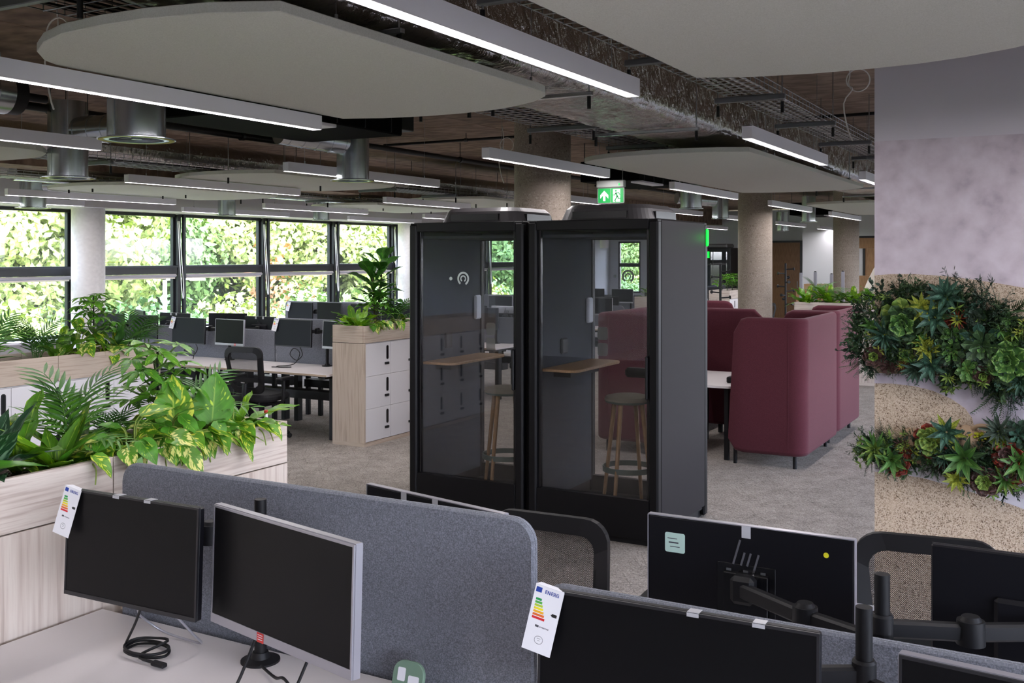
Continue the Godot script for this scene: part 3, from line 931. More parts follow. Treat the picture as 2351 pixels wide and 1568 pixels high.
	# pipes
	pipe("sprinkler_pipe", "black sprinkler pipe with couplings under the concrete ceiling", [V(-6.9, 3.2, -6.0), V(-6.9, 3.2, -20.0)], 0.03, M.black)
	pipe("water_pipe", "black insulated pipe above the stub duct", [V(-7.6, 3.22, 0.0), V(-7.6, 3.22, -9.0)], 0.035, M.black)
	pipe("conduit", "thin steel conduit beside the tray with white cables", [V(-1.2, 3.3, 0.0), V(-1.2, 3.3, -18.0)], 0.018, M.galv_dark)
	pipe("conduit", "thin steel conduit crossing above the raft with the exit sign", [V(-7.5, 3.34, -10.2), V(-0.4, 3.34, -10.2)], 0.016, M.black)
	pipe("conduit", "thin black conduit across the far ceiling", [V(-8.0, 3.3, -17.5), V(-0.4, 3.3, -17.5)], 0.02, M.black)
	pipe("conduit", "thin black conduit across the ceiling by the fan unit", [V(-9.8, 3.33, -7.4), V(-4.0, 3.33, -7.4)], 0.016, M.black)
	# loops of spare white cable hanging from the soffit
	for q in [[V(-5.6, 3.4, -9.8), "coiled white spare cable hanging beside the sprinkler pipe"], [V(-1.45, 3.4, -7.4), "coiled white spare cable hanging above the tray with white cables"], [V(-4.95, 3.4, -3.7), "thin white cable hanging from the soffit beside the wide diffuser"]]:
		var pts := [V(0, 0.01, 0), V(0.02, -0.14, 0.0)]
		for k in 14:
			var a := PI + k * TAU / 11.0
			pts.append(V(0.085 + 0.075 * cos(a), -0.2 + 0.075 * sin(a), 0.006 * k))
		pts.append_array([V(-0.01, -0.36, 0.06), V(0.02, -0.55, 0.05), V(0.05, -0.62, 0.05)])
		var c := MB.new()
		c.tube(curve(pts, 3), 0.005, 5)
		tag(obj(c, "spare_cable", M.white_cable, self, xf_at(q[0])), q[1], "cable")
	# emergency exit sign hung from two wires
	var ex := thing("exit_sign", "green running man exit sign with a white arrow under the ceiling", "exit sign", V(-3.955, 2.485, -9.02), 0)
	bx("housing", V(0, 0.185, 0), V(0.29, 0.07, 0.05), M.sign_grey, ex, 0.008)
	var pl := MB.new()
	pl.slab(rrect(0.278, 0.15, 0.012), -0.006, 0.006)
	obj(pl, "panel", M.sign_grey, ex, xf_at(V(0, 0.075, 0)))
	for s in [-1, 1]:
		var gp := MB.new()
		gp.slab(rrect(0.128, 0.138, 0.008), 0.006, 0.0075)
		obj(gp, "green_field", M.sign_green, ex, xf_at(V(s * 0.067, 0.075, 0)))
	var ar := MB.new()
	ar.slab(PackedVector2Array([Vector2(-0.012, -0.052), Vector2(0.012, -0.052), Vector2(0.012, 0.002), Vector2(0.042, -0.028), Vector2(0.042, 0.005), Vector2(0, 0.048), Vector2(-0.042, 0.005), Vector2(-0.042, -0.028), Vector2(-0.012, 0.002)]), 0.0075, 0.0085)
	obj(ar, "arrow", M.sign_white, ex, xf_at(V(-0.067, 0.075, 0)))
	var dr := MB.new()
	dr.box(Vector3(-0.006, 0, 0.008), V(0.075, 0.122, 0.001))
	obj(dr, "white_doorway", M.sign_white, ex, xf_at(V(0.067, 0.075, 0)))
	var mn := MB.new()
	var tx := xf_at(V(0, 0, 0.0095))
	for st2 in [[Vector2(-0.012, 0.022), Vector2(0.004, -0.012), 0.015], [Vector2(-0.012, 0.022), Vector2(0.016, 0.026), 0.008], [Vector2(0.016, 0.026), Vector2(0.028, 0.008), 0.007], [Vector2(-0.012, 0.02), Vector2(-0.026, 0.003), 0.007], [Vector2(-0.026, 0.003), Vector2(-0.044, 0.004), 0.006], [Vector2(0.002, -0.008), Vector2(-0.024, -0.05), 0.009], [Vector2(0.004, -0.01), Vector2(0.014, -0.03), 0.009], [Vector2(0.014, -0.03), Vector2(0.044, -0.03), 0.008], [Vector2(-0.024, -0.05), Vector2(-0.014, -0.056), 0.007]]:
		var p0: Vector2 = st2[0]
		var p1: Vector2 = st2[1]
		var dv := (p1 - p0).normalized()
		var nv: Vector2 = Vector2(-dv.y, dv.x) * st2[2] * 0.5
		mn.slab(PackedVector2Array([p0 - nv - dv * 0.003, p1 - nv + dv * 0.003, p1 + nv + dv * 0.003, p0 + nv - dv * 0.003]), 0, 0.001, tx)
	mn.disc(V(-0.012, 0.044, 0.0105), Vector3.BACK, 0.0095, 16)
	obj(mn, "running_figure", M.sign_green, ex, xf_at(V(0.067, 0.075, 0)))
	bx("indicator_lamp", V(0.095, 0.178, 0.027), V(0.012, 0.022, 0.004), M.led_green, ex)
	for s in [-1, 1]:
		rod("wire", V(s * 0.12, 0.22, 0), V(s * 0.12, SOFFIT - 2.485, 0), 0.002, M.steel, ex, 4)

# ---------------------------------------------------------------- acoustic rafts
func raft_outline(x0: float, x1: float, near: float, far: float) -> PackedVector2Array:
	# straight long sides, bowed ends; the same turned half round. y runs towards the camera (+z)
	var w := x1 - x0
	var hw := w / 2
	var hl := (near - far) / 2
	var k := w / 1.54
	var e := [Vector2(hw, hl - 0.16 * k), Vector2(0.7 * hw, hl - 0.055 * k), Vector2(0.35 * hw, hl - 0.005), Vector2(0.05 * hw, hl), Vector2(-0.25 * hw, hl - 0.025 * k), Vector2(-0.5 * hw, hl - 0.09 * k), Vector2(-0.75 * hw, hl - 0.2 * k), Vector2(-0.92 * hw, hl - 0.33 * k), Vector2(-0.985 * hw, hl - 0.43 * k), Vector2(-hw, hl - 0.52 * k)]
	var out := PackedVector2Array()
	for p in e: out.append(p)
	for p in e: out.append(-p)
	return out
func rafts() -> void:
	var list := [
		[-3.92, -2.39, -2.50, -5.07, "large grey felt raft below the foil duct, next to a light"],
		[-1.58, -0.05, -2.20, -4.75, "large grey felt raft reaching over the mural wall"],
		[-3.92, -2.33, -7.88, -13.4, "long grey felt raft above the maroon sofas"],
		[-11.5, -9.7, -8.07, -11.2, "pale felt raft beside the white column at the windows"],
		[-8.75, -7.09, -7.63, -10.3, "pale felt raft above the desks with the mesh chair"],
		[-11.6, -10.0, -13.26, -16.3, "pale felt raft over the further window desks"],
		[-9.2, -7.6, -12.6, -15.6, "pale felt raft behind the concrete column and phone booth"],
		[-8.7, -7.18, -3.0, -5.62, "pale felt raft above the planter with the lockers"],
		[-4.0, -2.4, -16.6, -21.5, "far felt raft above the furthest planter"],
	]
	for q in list:
		var c := V((q[0] + q[1]) / 2, 2.812, (q[2] + q[3]) / 2)
		var t := thing("acoustic_raft", q[4], "ceiling raft", c, 0, "acoustic rafts under the ceiling")
		var o := raft_outline(q[0], q[1], q[2], q[3])
		var b := MB.new()
		# outline y -> world +z, thickness upwards
		b.slab(o, -0.04, 0.0, Transform3D(Basis(Vector3.RIGHT, Vector3.BACK, Vector3.DOWN), Vector3.ZERO), 0.003)
		obj(b, "panel", M.raft, t)
		for sx in [-0.94, 0.94]:
			for sz in [-0.6, 0.6]:
				var p := V(sx * (q[1] - q[0]) / 2, 0.04, sz * (q[2] - q[3]) / 2)
				rod("suspension_wire", p, V(p.x, SOFFIT - 2.812, p.z), 0.0016, M.steel, t, 4)
				rod("gripper", p, p + V(0, 0.03, 0), 0.007, M.steel, t, 8)

# ---------------------------------------------------------------- linear lamps
func lamp(x: float, near: float, far: float, label: String) -> void:
	var L := near - far
	var t := thing("linear_light", label, "light", V(x, LAMP_Y, (near + far) / 2), 0, "linear lights under the ceiling")
	var h := MB.new()
	var w := 0.066
	var hh := 0.082
	for s in [-1, 1]:
		h.box(V(s * (w / 2 - 0.002), hh / 2, 0), V(0.004, hh, L))
	h.box(V(0, hh - 0.002, 0), V(w - 0.008, 0.004, L))
	for s in [-1, 1]:
		h.box(V(0, hh / 2, s * (L / 2 - 0.002)), V(w - 0.008, hh, 0.004))
	obj(h, "housing", M.white_metal, t)
	bx("diffuser_lamp", V(0, 0.012, 0), V(w - 0.009, 0.012, L - 0.01), M.lamp_face, t)
	for s in [-1, 1]:
		rod("suspension_wire", V(0, hh, s * (L / 2 - 0.25)), V(0, SOFFIT - LAMP_Y, s * (L / 2 - 0.25)), 0.0016, M.steel, t, 4)
		rod("gripper", V(0, hh, s * (L / 2 - 0.25)), V(0, hh + 0.025, s * (L / 2 - 0.25)), 0.006, M.steel, t, 8)
	var a := AreaLight3D.new()
	a.name = "lamp_light"
	a.area_size = Vector2(w - 0.01, L - 0.02)
	a.area_normalize_energy = false
	a.light_energy = LAMP_E
	a.light_color = Color(1.0, 0.975, 0.985)
	a.shadow_enabled = true
	a.area_range = 40.0
	a.position = V(0, 0.003, 0)
	a.rotation.x = -PI / 2
	t.add_child(a)
const LAMP_E := 21.0
func lamps() -> void:
	for q in [
		[-1.83, 1.9, -0.37, "as added fill over the aisle behind the near desks"], [-1.83, -2.16, -4.43, "between the two large rafts under the foil duct"], [-1.85, -6.34, -8.52, "beside the long raft, under the tray with white cables"], [-1.87, -10.28, -12.5, "half hidden by the mural wall"],  # first of this row is out of view, added to light the foreground
		[-3.93, 1.6, -0.67, "as added fill over the near wood cabinet"], [-3.93, -2.42, -4.69, "along the edge of the large raft, over the leafy trough"], [-3.94, -6.64, -8.89, "above the phone booths, ending at the exit sign"], [-3.97, -10.72, -13.1, "above the sofas, ending at the first far column"], [-4.02, -14.94, -17.5, "passing the first far concrete column"], [-4.05, -19.17, -22.0, "passing the furthest concrete column"],  # opening entry is unseen, behind the camera, added as fill light
		[-6.03, 1.5, -0.77, "as added fill over the near end of the second cabinet run"], [-6.03, -2.6, -4.85, "before the tall diffuser over the second trough"], [-6.07, -6.82, -9.22, "behind the slim diffuser over the three tier cabinet"], [-6.08, -11.3, -13.6, "behind the concrete column and the phone booths"], [-6.15, -15.95, -18.16, "behind the roof of the booth with the green light"], [-6.2, -19.28, -21.5, "over the coat stand and the far trough"], [-6.25, -23.83, -26.6, "over the far end, between the two far columns"], [-6.3, -28.3, -30.4, "in front of the projecting white wall"],  # first entry lies out of frame, added for its light on the foreground
		[-8.38, -2.8, -5.1, "over the cabinet backs near the windows"], [-8.38, -7.07, -9.65, "below the pale raft over the mesh chair"], [-8.44, -11.49, -13.72, "over the second desk row beside a pale raft"], [-8.5, -16.0, -18.3, "over the third desk row"], [-8.8, -25.5, -28.2, "near the dark booth at the end wall"],
		[-11.4, -3.6, -5.9, "by the near windows before the white column"], [-11.42, -7.85, -10.49, "below the pale raft beside the white column"], [-11.07, -11.94, -14.55, "between the second desk row and the windows"], [-11.15, -16.45, -18.6, "between the third desk row and the windows"],
		[-12.97, -7.9, -10.16, "along the bulkhead before the white column"], [-13.1, -12.2, -14.8, "along the bulkhead before the middle windows"], [-13.1, -16.6, -19.2, "along the bulkhead before the second white column"],
		[0.4, 1.5, -0.8, "as added fill over the far side of the near desks"], [0.4, -2.3, -4.5, "as added fill in front of the mural planting"]]:  # both out of view, added to brighten the foreground
		lamp(q[0], q[1], q[2], "white linear light hung " + q[3])

# ---------------------------------------------------------------- phone booths
func booth(at: Vector3, w: float, label: String, led: bool) -> void:
	# at = middle of the front edge on the floor; depth runs to -z
	var t := thing("phone_booth", label, "phone booth", at)
	var D := 1.05
	var H := 2.235
	var hw := w / 2
	bx("plinth", V(0, 0.03, -D / 2), V(w - 0.08, 0.06, D - 0.08), M.black, t)
	bx("booth_floor", V(0, 0.08, -D / 2), V(w - 0.04, 0.04, D - 0.06), M.black, t)
	# side walls: shell outside, felt inside
	for s in [-1, 1]:
		bx("side_wall", V(s * (hw - 0.022), H / 2 + 0.04, -D / 2), V(0.044, H - 0.09, D - 0.14), M.booth_side, t, 0.006)
		bx("felt_lining", V(s * (hw - 0.052), H / 2 + 0.06, -D / 2), V(0.014, H - 0.26, D - 0.16), M.booth_lining, t)
	bx("roof", V(0, H - 0.03, -D / 2), V(w - 0.01, 0.06, D - 0.02), M.booth_frame, t, 0.006)
	bx("inner_ceiling", V(0, H - 0.11, -D / 2), V(w - 0.12, 0.02, D - 0.2), M.booth_lining, t)
	# front frame, its glazed door with a deep kick panel
	for s in [-1, 1]:
		bx("front_post", V(s * (hw - 0.035), H / 2, -0.035), V(0.07, H - 0.02, 0.07), M.booth_frame, t, 0.012)
		bx("rear_post", V(s * (hw - 0.03), H / 2, -D + 0.035), V(0.06, H - 0.02, 0.07), M.booth_frame, t, 0.012)
	bx("header", V(0, H - 0.035, -0.035), V(w - 0.14, 0.07, 0.066), M.booth_frame, t, 0.004)
	var dr := Node3D.new()
	dr.name = "glass_door"
	t.add_child(dr)
	bx("kick_panel", V(0, 0.18, -0.03), V(w - 0.14, 0.27, 0.05), M.booth_frame, dr, 0.004)
	for s in [-1, 1]:
		bx("stile", V(s * (hw - 0.08), 1.24, -0.045), V(0.024, 1.87, 0.03), M.black_gloss, dr)
	bx("pane", V(0, 1.24, -0.045), V(w - 0.18, 1.86, 0.01), M.booth_glass, dr)
	bx("pull_handle", V(hw - 0.085, 1.15, -0.012), V(0.02, 0.3, 0.03), M.black, dr, 0.008)
	# printed ring marks on the door glass
	var lg := MB.new()
	for q in [[0.052, 0.037], [0.026, 0.016]]:
		for k in 40:
			var a0 := TAU * k / 48 - 1.1
			var a1 := TAU * (k + 1) / 48 - 1.1
			lg.quad(V(cos(a0) * q[1], sin(a0) * q[1], 0), V(cos(a0) * q[0], sin(a0) * q[0], 0), V(cos(a1) * q[0], sin(a1) * q[0], 0), V(cos(a1) * q[1], sin(a1) * q[1], 0), V(0, 0, -1))
	lg.disc(V(-0.11, 0.0, 0), Vector3.BACK, 0.014, 16)
	if led: obj(lg, "ring_mark", M.sticker, t, xf_at(V(-0.14, 1.82, -D + 0.042)))
	else: obj(lg, "ring_mark", M.sticker, dr, xf_at(V(-0.03, 1.81, -0.037)))
	# glazed back
	bx("back_pane", V(0, 1.2, -D + 0.03), V(w - 0.12, 2.0, 0.01), M.booth_glass, t)
	bx("back_sill", V(0, 0.16, -D + 0.03), V(w - 0.12, 0.12, 0.05), M.booth_frame, t)
	bx("back_header", V(0, H - 0.08, -D + 0.03), V(w - 0.12, 0.09, 0.05), M.booth_frame, t)
	for k in 2:
		var st := MB.new()
		st.slab(rrect(0.088, 0.105, 0.02), 0, 0.002)
		obj(st, "window_sticker", M.frosted, t, xf_at(V(-hw + 0.14 + (0.02 if w > 1.01 else 0.0), 1.36 - k * 0.128, -D + 0.04)))
	bx("power_bar", V(0.08, 1.07, -D + 0.1), V(0.42, 0.075, 0.09), M.black, t, 0.02)
	# shelf on the left lining, with a rounded front
	var sh := MB.new()
	sh.slab(rrect(0.28, 0.86, [0.09, 0.09, 0.0, 0.0], 6), 0, 0.02, Transform3D(Basis(Vector3.RIGHT, Vector3.FORWARD, Vector3.UP), Vector3.ZERO), 0.004)
	obj(sh, "shelf", M.oak, t, xf_at(V(-hw + 0.2, 1.14, -0.53)))
	bx("shelf_bracket", V(-hw + 0.14, 1.11, -0.53), V(0.14, 0.05, 0.5), M.black, t)
	bx("wall_phone", V(-hw + 0.075, 1.55, -0.9), V(0.03, 0.2, 0.09), M.frit, t, 0.01)
	bx("thermostat", V(-hw + 0.072, 1.3, -0.45), V(0.025, 0.12, 0.1), M.black, t, 0.01)
	# ventilation unit on the roof
	var ru := MB.new()
	var lo := rrect(w * 0.72, 0.76, 0.16, 8)
	var mi := rrect(w * 0.66, 0.70, 0.15, 8)
	var hi := rrect(w * 0.60, 0.62, 0.13, 8)
	for i in lo.size():
		var j := (i + 1) % lo.size()
		ru.quad(V(lo[i].x, H, -D / 2 - lo[i].y), V(lo[j].x, H, -D / 2 - lo[j].y), V(mi[j].x, H + 0.085, -D / 2 - mi[j].y), V(mi[i].x, H + 0.085, -D / 2 - mi[i].y), V(0, H, -D / 2))
		ru.quad(V(mi[i].x, H + 0.085, -D / 2 - mi[i].y), V(mi[j].x, H + 0.085, -D / 2 - mi[j].y), V(hi[j].x, H + 0.115, -D / 2 - hi[j].y), V(hi[i].x, H + 0.115, -D / 2 - hi[i].y), V(0, H, -D / 2))
	ru.slab(hi, 0.113, 0.115, Transform3D(Basis(Vector3.RIGHT, Vector3.FORWARD, Vector3.UP), V(0, H, -D / 2)))
	obj(ru, "roof_unit", M.roof_unit, t)
	for q in [[V(0.0, H + 0.04, -D / 2 + 0.36), V(0.42, 0.05, 0.04)], [V(w * 0.342, H + 0.04, -D / 2), V(0.04, 0.05, 0.4)]]:
		bx("vent_slot", q[0], q[1], M.black_gloss, t)
	if led:
		bx("status_light", V(hw - 0.0, 2.12, -D + 0.03), V(0.03, 0.13, 0.025), M.led_green, t, 0.008)
		var l := OmniLight3D.new()
		l.name = "status_light_glow"
		l.light_color = Color(0.03, 1.0, 0.25); l.light_energy = 0.006; l.light_size = 0.03; l.omni_range = 30; l.shadow_enabled = true
		l.position = V(hw + 0.045, 2.12, -D + 0.05)
		t.add_child(l)
func stool(at: Vector3, label: String) -> void:
	var t := thing("bar_stool", label, "stool", at, 0.4, "stools in the phone booths")
	var s := MB.new()
	s.lathe([Vector2(0.0, 0.775), Vector2(0.13, 0.775), Vector2(0.17, 0.785), Vector2(0.178, 0.8)], 32)
	obj(s, "seat_shell", M.ring_sage, t)
	var c := MB.new()
	c.lathe([Vector2(0.178, 0.8), Vector2(0.178, 0.815), Vector2(0.165, 0.83), Vector2(0.12, 0.84), Vector2(0.0, 0.843)], 32)
	obj(c, "seat_pad", M.seat_top, t)
	for k in 4:
		var a := TAU * k / 4 + 0.5
		var d := V(cos(a), 0, sin(a))
		var l := MB.new()
		l.cyl(d * 0.215 + V(0, 0.0, 0), d * 0.115 + V(0, 0.78, 0), 0.013, 0.018, 12)
		obj(l, "leg", M.oak, t)
	var r := MB.new()
	r.lathe([Vector2(0.192, 0.27), Vector2(0.192, 0.31), Vector2(0.186, 0.31), Vector2(0.186, 0.27), Vector2(0.192, 0.27)], 40)
	obj(r, "foot_ring", M.ring_sage, t)
func booths() -> void:
	booth(V(-3.01, 0, -6.51), 1.0, "black glazed phone booth with a green status light, beside the sofas", true)
	booth(V(-4.05, 0, -6.51), 1.0, "black glazed phone booth between the drawer cabinet and the other booth", false)
	stool(V(-2.99, 0.1, -7.14), "round padded stool with oak legs in the booth beside the sofas")
	stool(V(-4.03, 0.1, -7.12), "round padded stool with oak legs in the booth beside the drawer cabinet")

# ---------------------------------------------------------------- planters and cabinets
func slot_handle(p: Node, at: Vector3, b: Basis) -> void:
	var r := MB.new()
	r.slab(rrect(0.036, 0.15, 0.018, 6), 0.0, 0.004)
	var h := obj(r, "handle", M.black, p, Transform3D(b, at))
	var q := MB.new()
	q.slab(rrect(0.02, 0.134, 0.01, 6), 0.004, 0.0045)
	obj(q, "recess", M.black_gloss, h)
func combo_lock(p: Node, at: Vector3, b: Basis) -> void:
	var r := MB.new()
	r.slab(rrect(0.068, 0.026, 0.006), 0.0, 0.012)
	var l := obj(r, "lock", M.galv_dark, p, Transform3D(b, at))
	for k in 4:
		var d := MB.new()
		d.box(V(-0.018 + k * 0.009, 0, 0.0125), V(0.006, 0.014, 0.002))
		obj(d, "dial", M.black, l)
func cabinet(nm: String, label: String, x0: float, x1: float, z0: float, z1: float, doors_x: int, unit: float, warm: bool, tiers := 3) -> void:
	# carcass from z0 (near) to z1, with doors on the side doors_x (+1 faces +x, -1 faces -x, 0 none)
	var t := thing(nm, label, "cabinet", V((x0 + x1) / 2, 0, z0))
	var w := x1 - x0
	var L := z0 - z1
	var wv: Material = M.wood_warm_v if warm else M.wood_v
	var wh: Material = M.wood_warm_h if warm else M.wood_h
	bx("plinth", V(0, 0.02, -L / 2), V(w, 0.04, L), wh, t)
	bx("carcass", V(0, 0.555, -L / 2), V(w - 0.044, 1.03, L - 0.05), M.door_white, t)
	for e in [0, 1]:
		bx("end_panel", V(0, 0.555, -0.011 if e == 0 else -L + 0.011), V(w, 1.03, 0.022), wv, t, 0.001)
	for sd in [-1, 1]:
		if sd != doors_x:
			bx("back_panel", V(sd * (w / 2 - 0.01), 0.555, -L / 2), V(0.02, 1.03, L - 0.046), wv, t, 0.001)
			continue
		var cnt := int(round(L / unit))
		var u := (L - 0.044) / cnt
		var hgt := 1.02 / tiers
		for i in cnt:
			for k in tiers:
				var d := bx("door", V(sd * (w / 2 - 0.01), 0.045 + hgt * (k + 0.5), -0.022 - u * (i + 0.5)), V(0.02, hgt - 0.003, u - 0.003), M.door_white, t, 0.001)
				var bs := rot_y(sd * PI / 2)
				slot_handle(d, V(sd * 0.01, 0.06, -u * 0.36), bs)
				combo_lock(d, V(sd * 0.01, -0.055, -u * 0.33), bs)
func planter(nm: String, label: String, x0: float, x1: float, z0: float, z1: float, warm: bool, seams: Array = []) -> void:
	var t := thing(nm, label, "planter", V((x0 + x1) / 2, 1.075, z0))
	var w := x1 - x0
	var L := z0 - z1
	var wh: Material = M.wood_warm_h if warm else M.wood_h
	for s in [-1, 1]:
		# long boards, butted where the photograph shows a joint
		var edges := [0.0]
		edges.append_array(seams)
		edges.append(L)
		for k in edges.size() - 1:
			bx("side_board", V(s * (w / 2 - 0.01), 0.09, -(edges[k] + edges[k + 1]) / 2), V(0.02, 0.18, edges[k + 1] - edges[k] - 0.004), wh, t, 0.001)
	for e in [0, 1]:
		bx("end_board", V(0, 0.09, -0.01 if e == 0 else -L + 0.01), V(w - 0.042, 0.18, 0.02), wh, t, 0.001)
	bx("soil_bed", V(0, 0.06, -L / 2), V(w - 0.044, 0.12, L - 0.044), M.soil, t)
	var g := MB.new()
	rng.seed = 17
	for k in int(L * 420):
		var p := V(rng.randf_range(-w / 2 + 0.03, w / 2 - 0.03), 0.125, -rng.randf_range(0.03, L - 0.03))
		var s := rng.randf_range(0.006, 0.014)
		g.cbox(p, V(s * 1.4, s, s * 1.2), s * 0.3, rot_y(rng.randf() * 3) * Basis(Vector3.RIGHT, rng.randf()))
	obj(g, "gravel", M.gravel, t).set_meta("kind", "stuff")
func storage() -> void:
	cabinet("cabinet", "wood panelled cabinet beside the near desk, below the leafy trough", -3.50, -3.06, 0.6, -3.45, -1, 0.45, false)
	planter("planter_trough", "pale wood trough of large leafy plants beside the near desk", -3.50, -3.06, 0.6, -3.45, false, [3.125])
	cabinet("cabinet", "white door cabinet with slot handles below the second leafy trough", -6.94, -6.5, -1.9, -5.82, 1, 0.45, true)
	planter("planter_trough", "long wood trough of palms on the white door cabinet", -6.94, -6.5, -1.9, -5.82, true, [2.98])
	cabinet("cabinet", "white three tier cabinet with slot handles beside the phone booths", -6.92, -6.5, -8.5, -10.3, 1, 0.45, true)
	planter("planter_trough", "wood trough with a fiddle leaf fig on the three tier cabinet", -6.92, -6.5, -8.5, -10.3, true)
	cabinet("cabinet", "low cabinet carrying a leafy trough behind the concrete column", -6.95, -6.5, -21.0, -22.6, 1, 0.45, false)
	planter("planter_trough", "pale wood trough of leafy plants beyond the coat stand", -6.95, -6.5, -21.0, -22.6, false)
	cabinet("cabinet", "cabinet carrying a leafy trough, seen through the booth glass", -7.0, -6.5, -17.0, -18.4, 1, 0.45, false)
	planter("planter_trough", "pale wood trough seen through the booth glass", -7.0, -6.5, -17.0, -18.4, false)
	cabinet("cabinet", "cabinet carrying a leafy trough beyond the maroon sofas", -4.0, -2.3, -16.3, -16.75, 0, 0.45, false)
	planter("planter_trough", "pale wood trough of bright plants beyond the maroon sofas", -4.0, -2.3, -16.3, -16.75, false)

# ---------------------------------------------------------------- desks, screens, monitors, chairs
func desk(label: String, x0: float, x1: float, z0: float, z1: float, y := 0.73) -> void:
	var t := thing("desk", label, "desk", V((x0 + x1) / 2, 0, (z0 + z1) / 2))
	var w := x1 - x0
	var dp := z0 - z1
	bx("top", V(0, y - 0.0125, 0), V(w - 0.004, 0.025, dp), M.desk_white, t, 0.002)
	bx("edge_band", V(0, y - 0.0135, dp / 2 + 0.001), V(w - 0.006, 0.02, 0.003), M.desk_edge, t)
	bx("cross_beam", V(0, y - 0.055, 0), V(w - 0.16, 0.05, 0.09), M.black, t)
	bx("cable_tray", V(0, 0.44, -0.05), V(w - 0.2, 0.09, 0.16), M.black, t)
	for s in [-1, 1]:
		bx("leg", V(s * (w / 2 - 0.1), (y - 0.05) / 2, dp * 0.18), V(0.06, y - 0.05, 0.09), M.black, t, 0.004)
		bx("rear_leg", V(s * (w / 2 - 0.1), (y - 0.05) / 2, -dp * 0.36), V(0.05, y - 0.05, 0.05), M.black, t, 0.004)
		bx("bracket", V(s * (w / 2 - 0.1), y - 0.045, 0), V(0.05, 0.03, dp - 0.14), M.black, t)
func divider(label: String, x0: float, x1: float, z: float, y0: float, y1: float, r := 0.07) -> void:
	var t := thing("desk_screen", label, "desk screen", V((x0 + x1) / 2, y0, z))
	var b := MB.new()
	b.slab(rrect(x1 - x0, y1 - y0, [0.01, r, r, 0.01], 8), -0.016, 0.016, Transform3D(Basis.IDENTITY, V(0, (y1 - y0) / 2, 0)), 0.006)
	obj(b, "felt_panel", M.felt, t)
	var p := MB.new()
	p.ring(rrect(x1 - x0 + 0.002, y1 - y0 + 0.002, [0.01, r, r, 0.01], 8), rrect(x1 - x0 - 0.012, y1 - y0 - 0.012, [0.01, r - 0.006, r - 0.006, 0.01], 8), -0.004, 0.004, Transform3D(Basis.IDENTITY, V(0, (y1 - y0) / 2, 0)))
	obj(p, "edge_seam", M.felt, t)
	for s in [-0.35, 0.35]:
		bx("clamp", V(s * (x1 - x0), 0.0, 0), V(0.06, 0.06, 0.03), M.black, t)
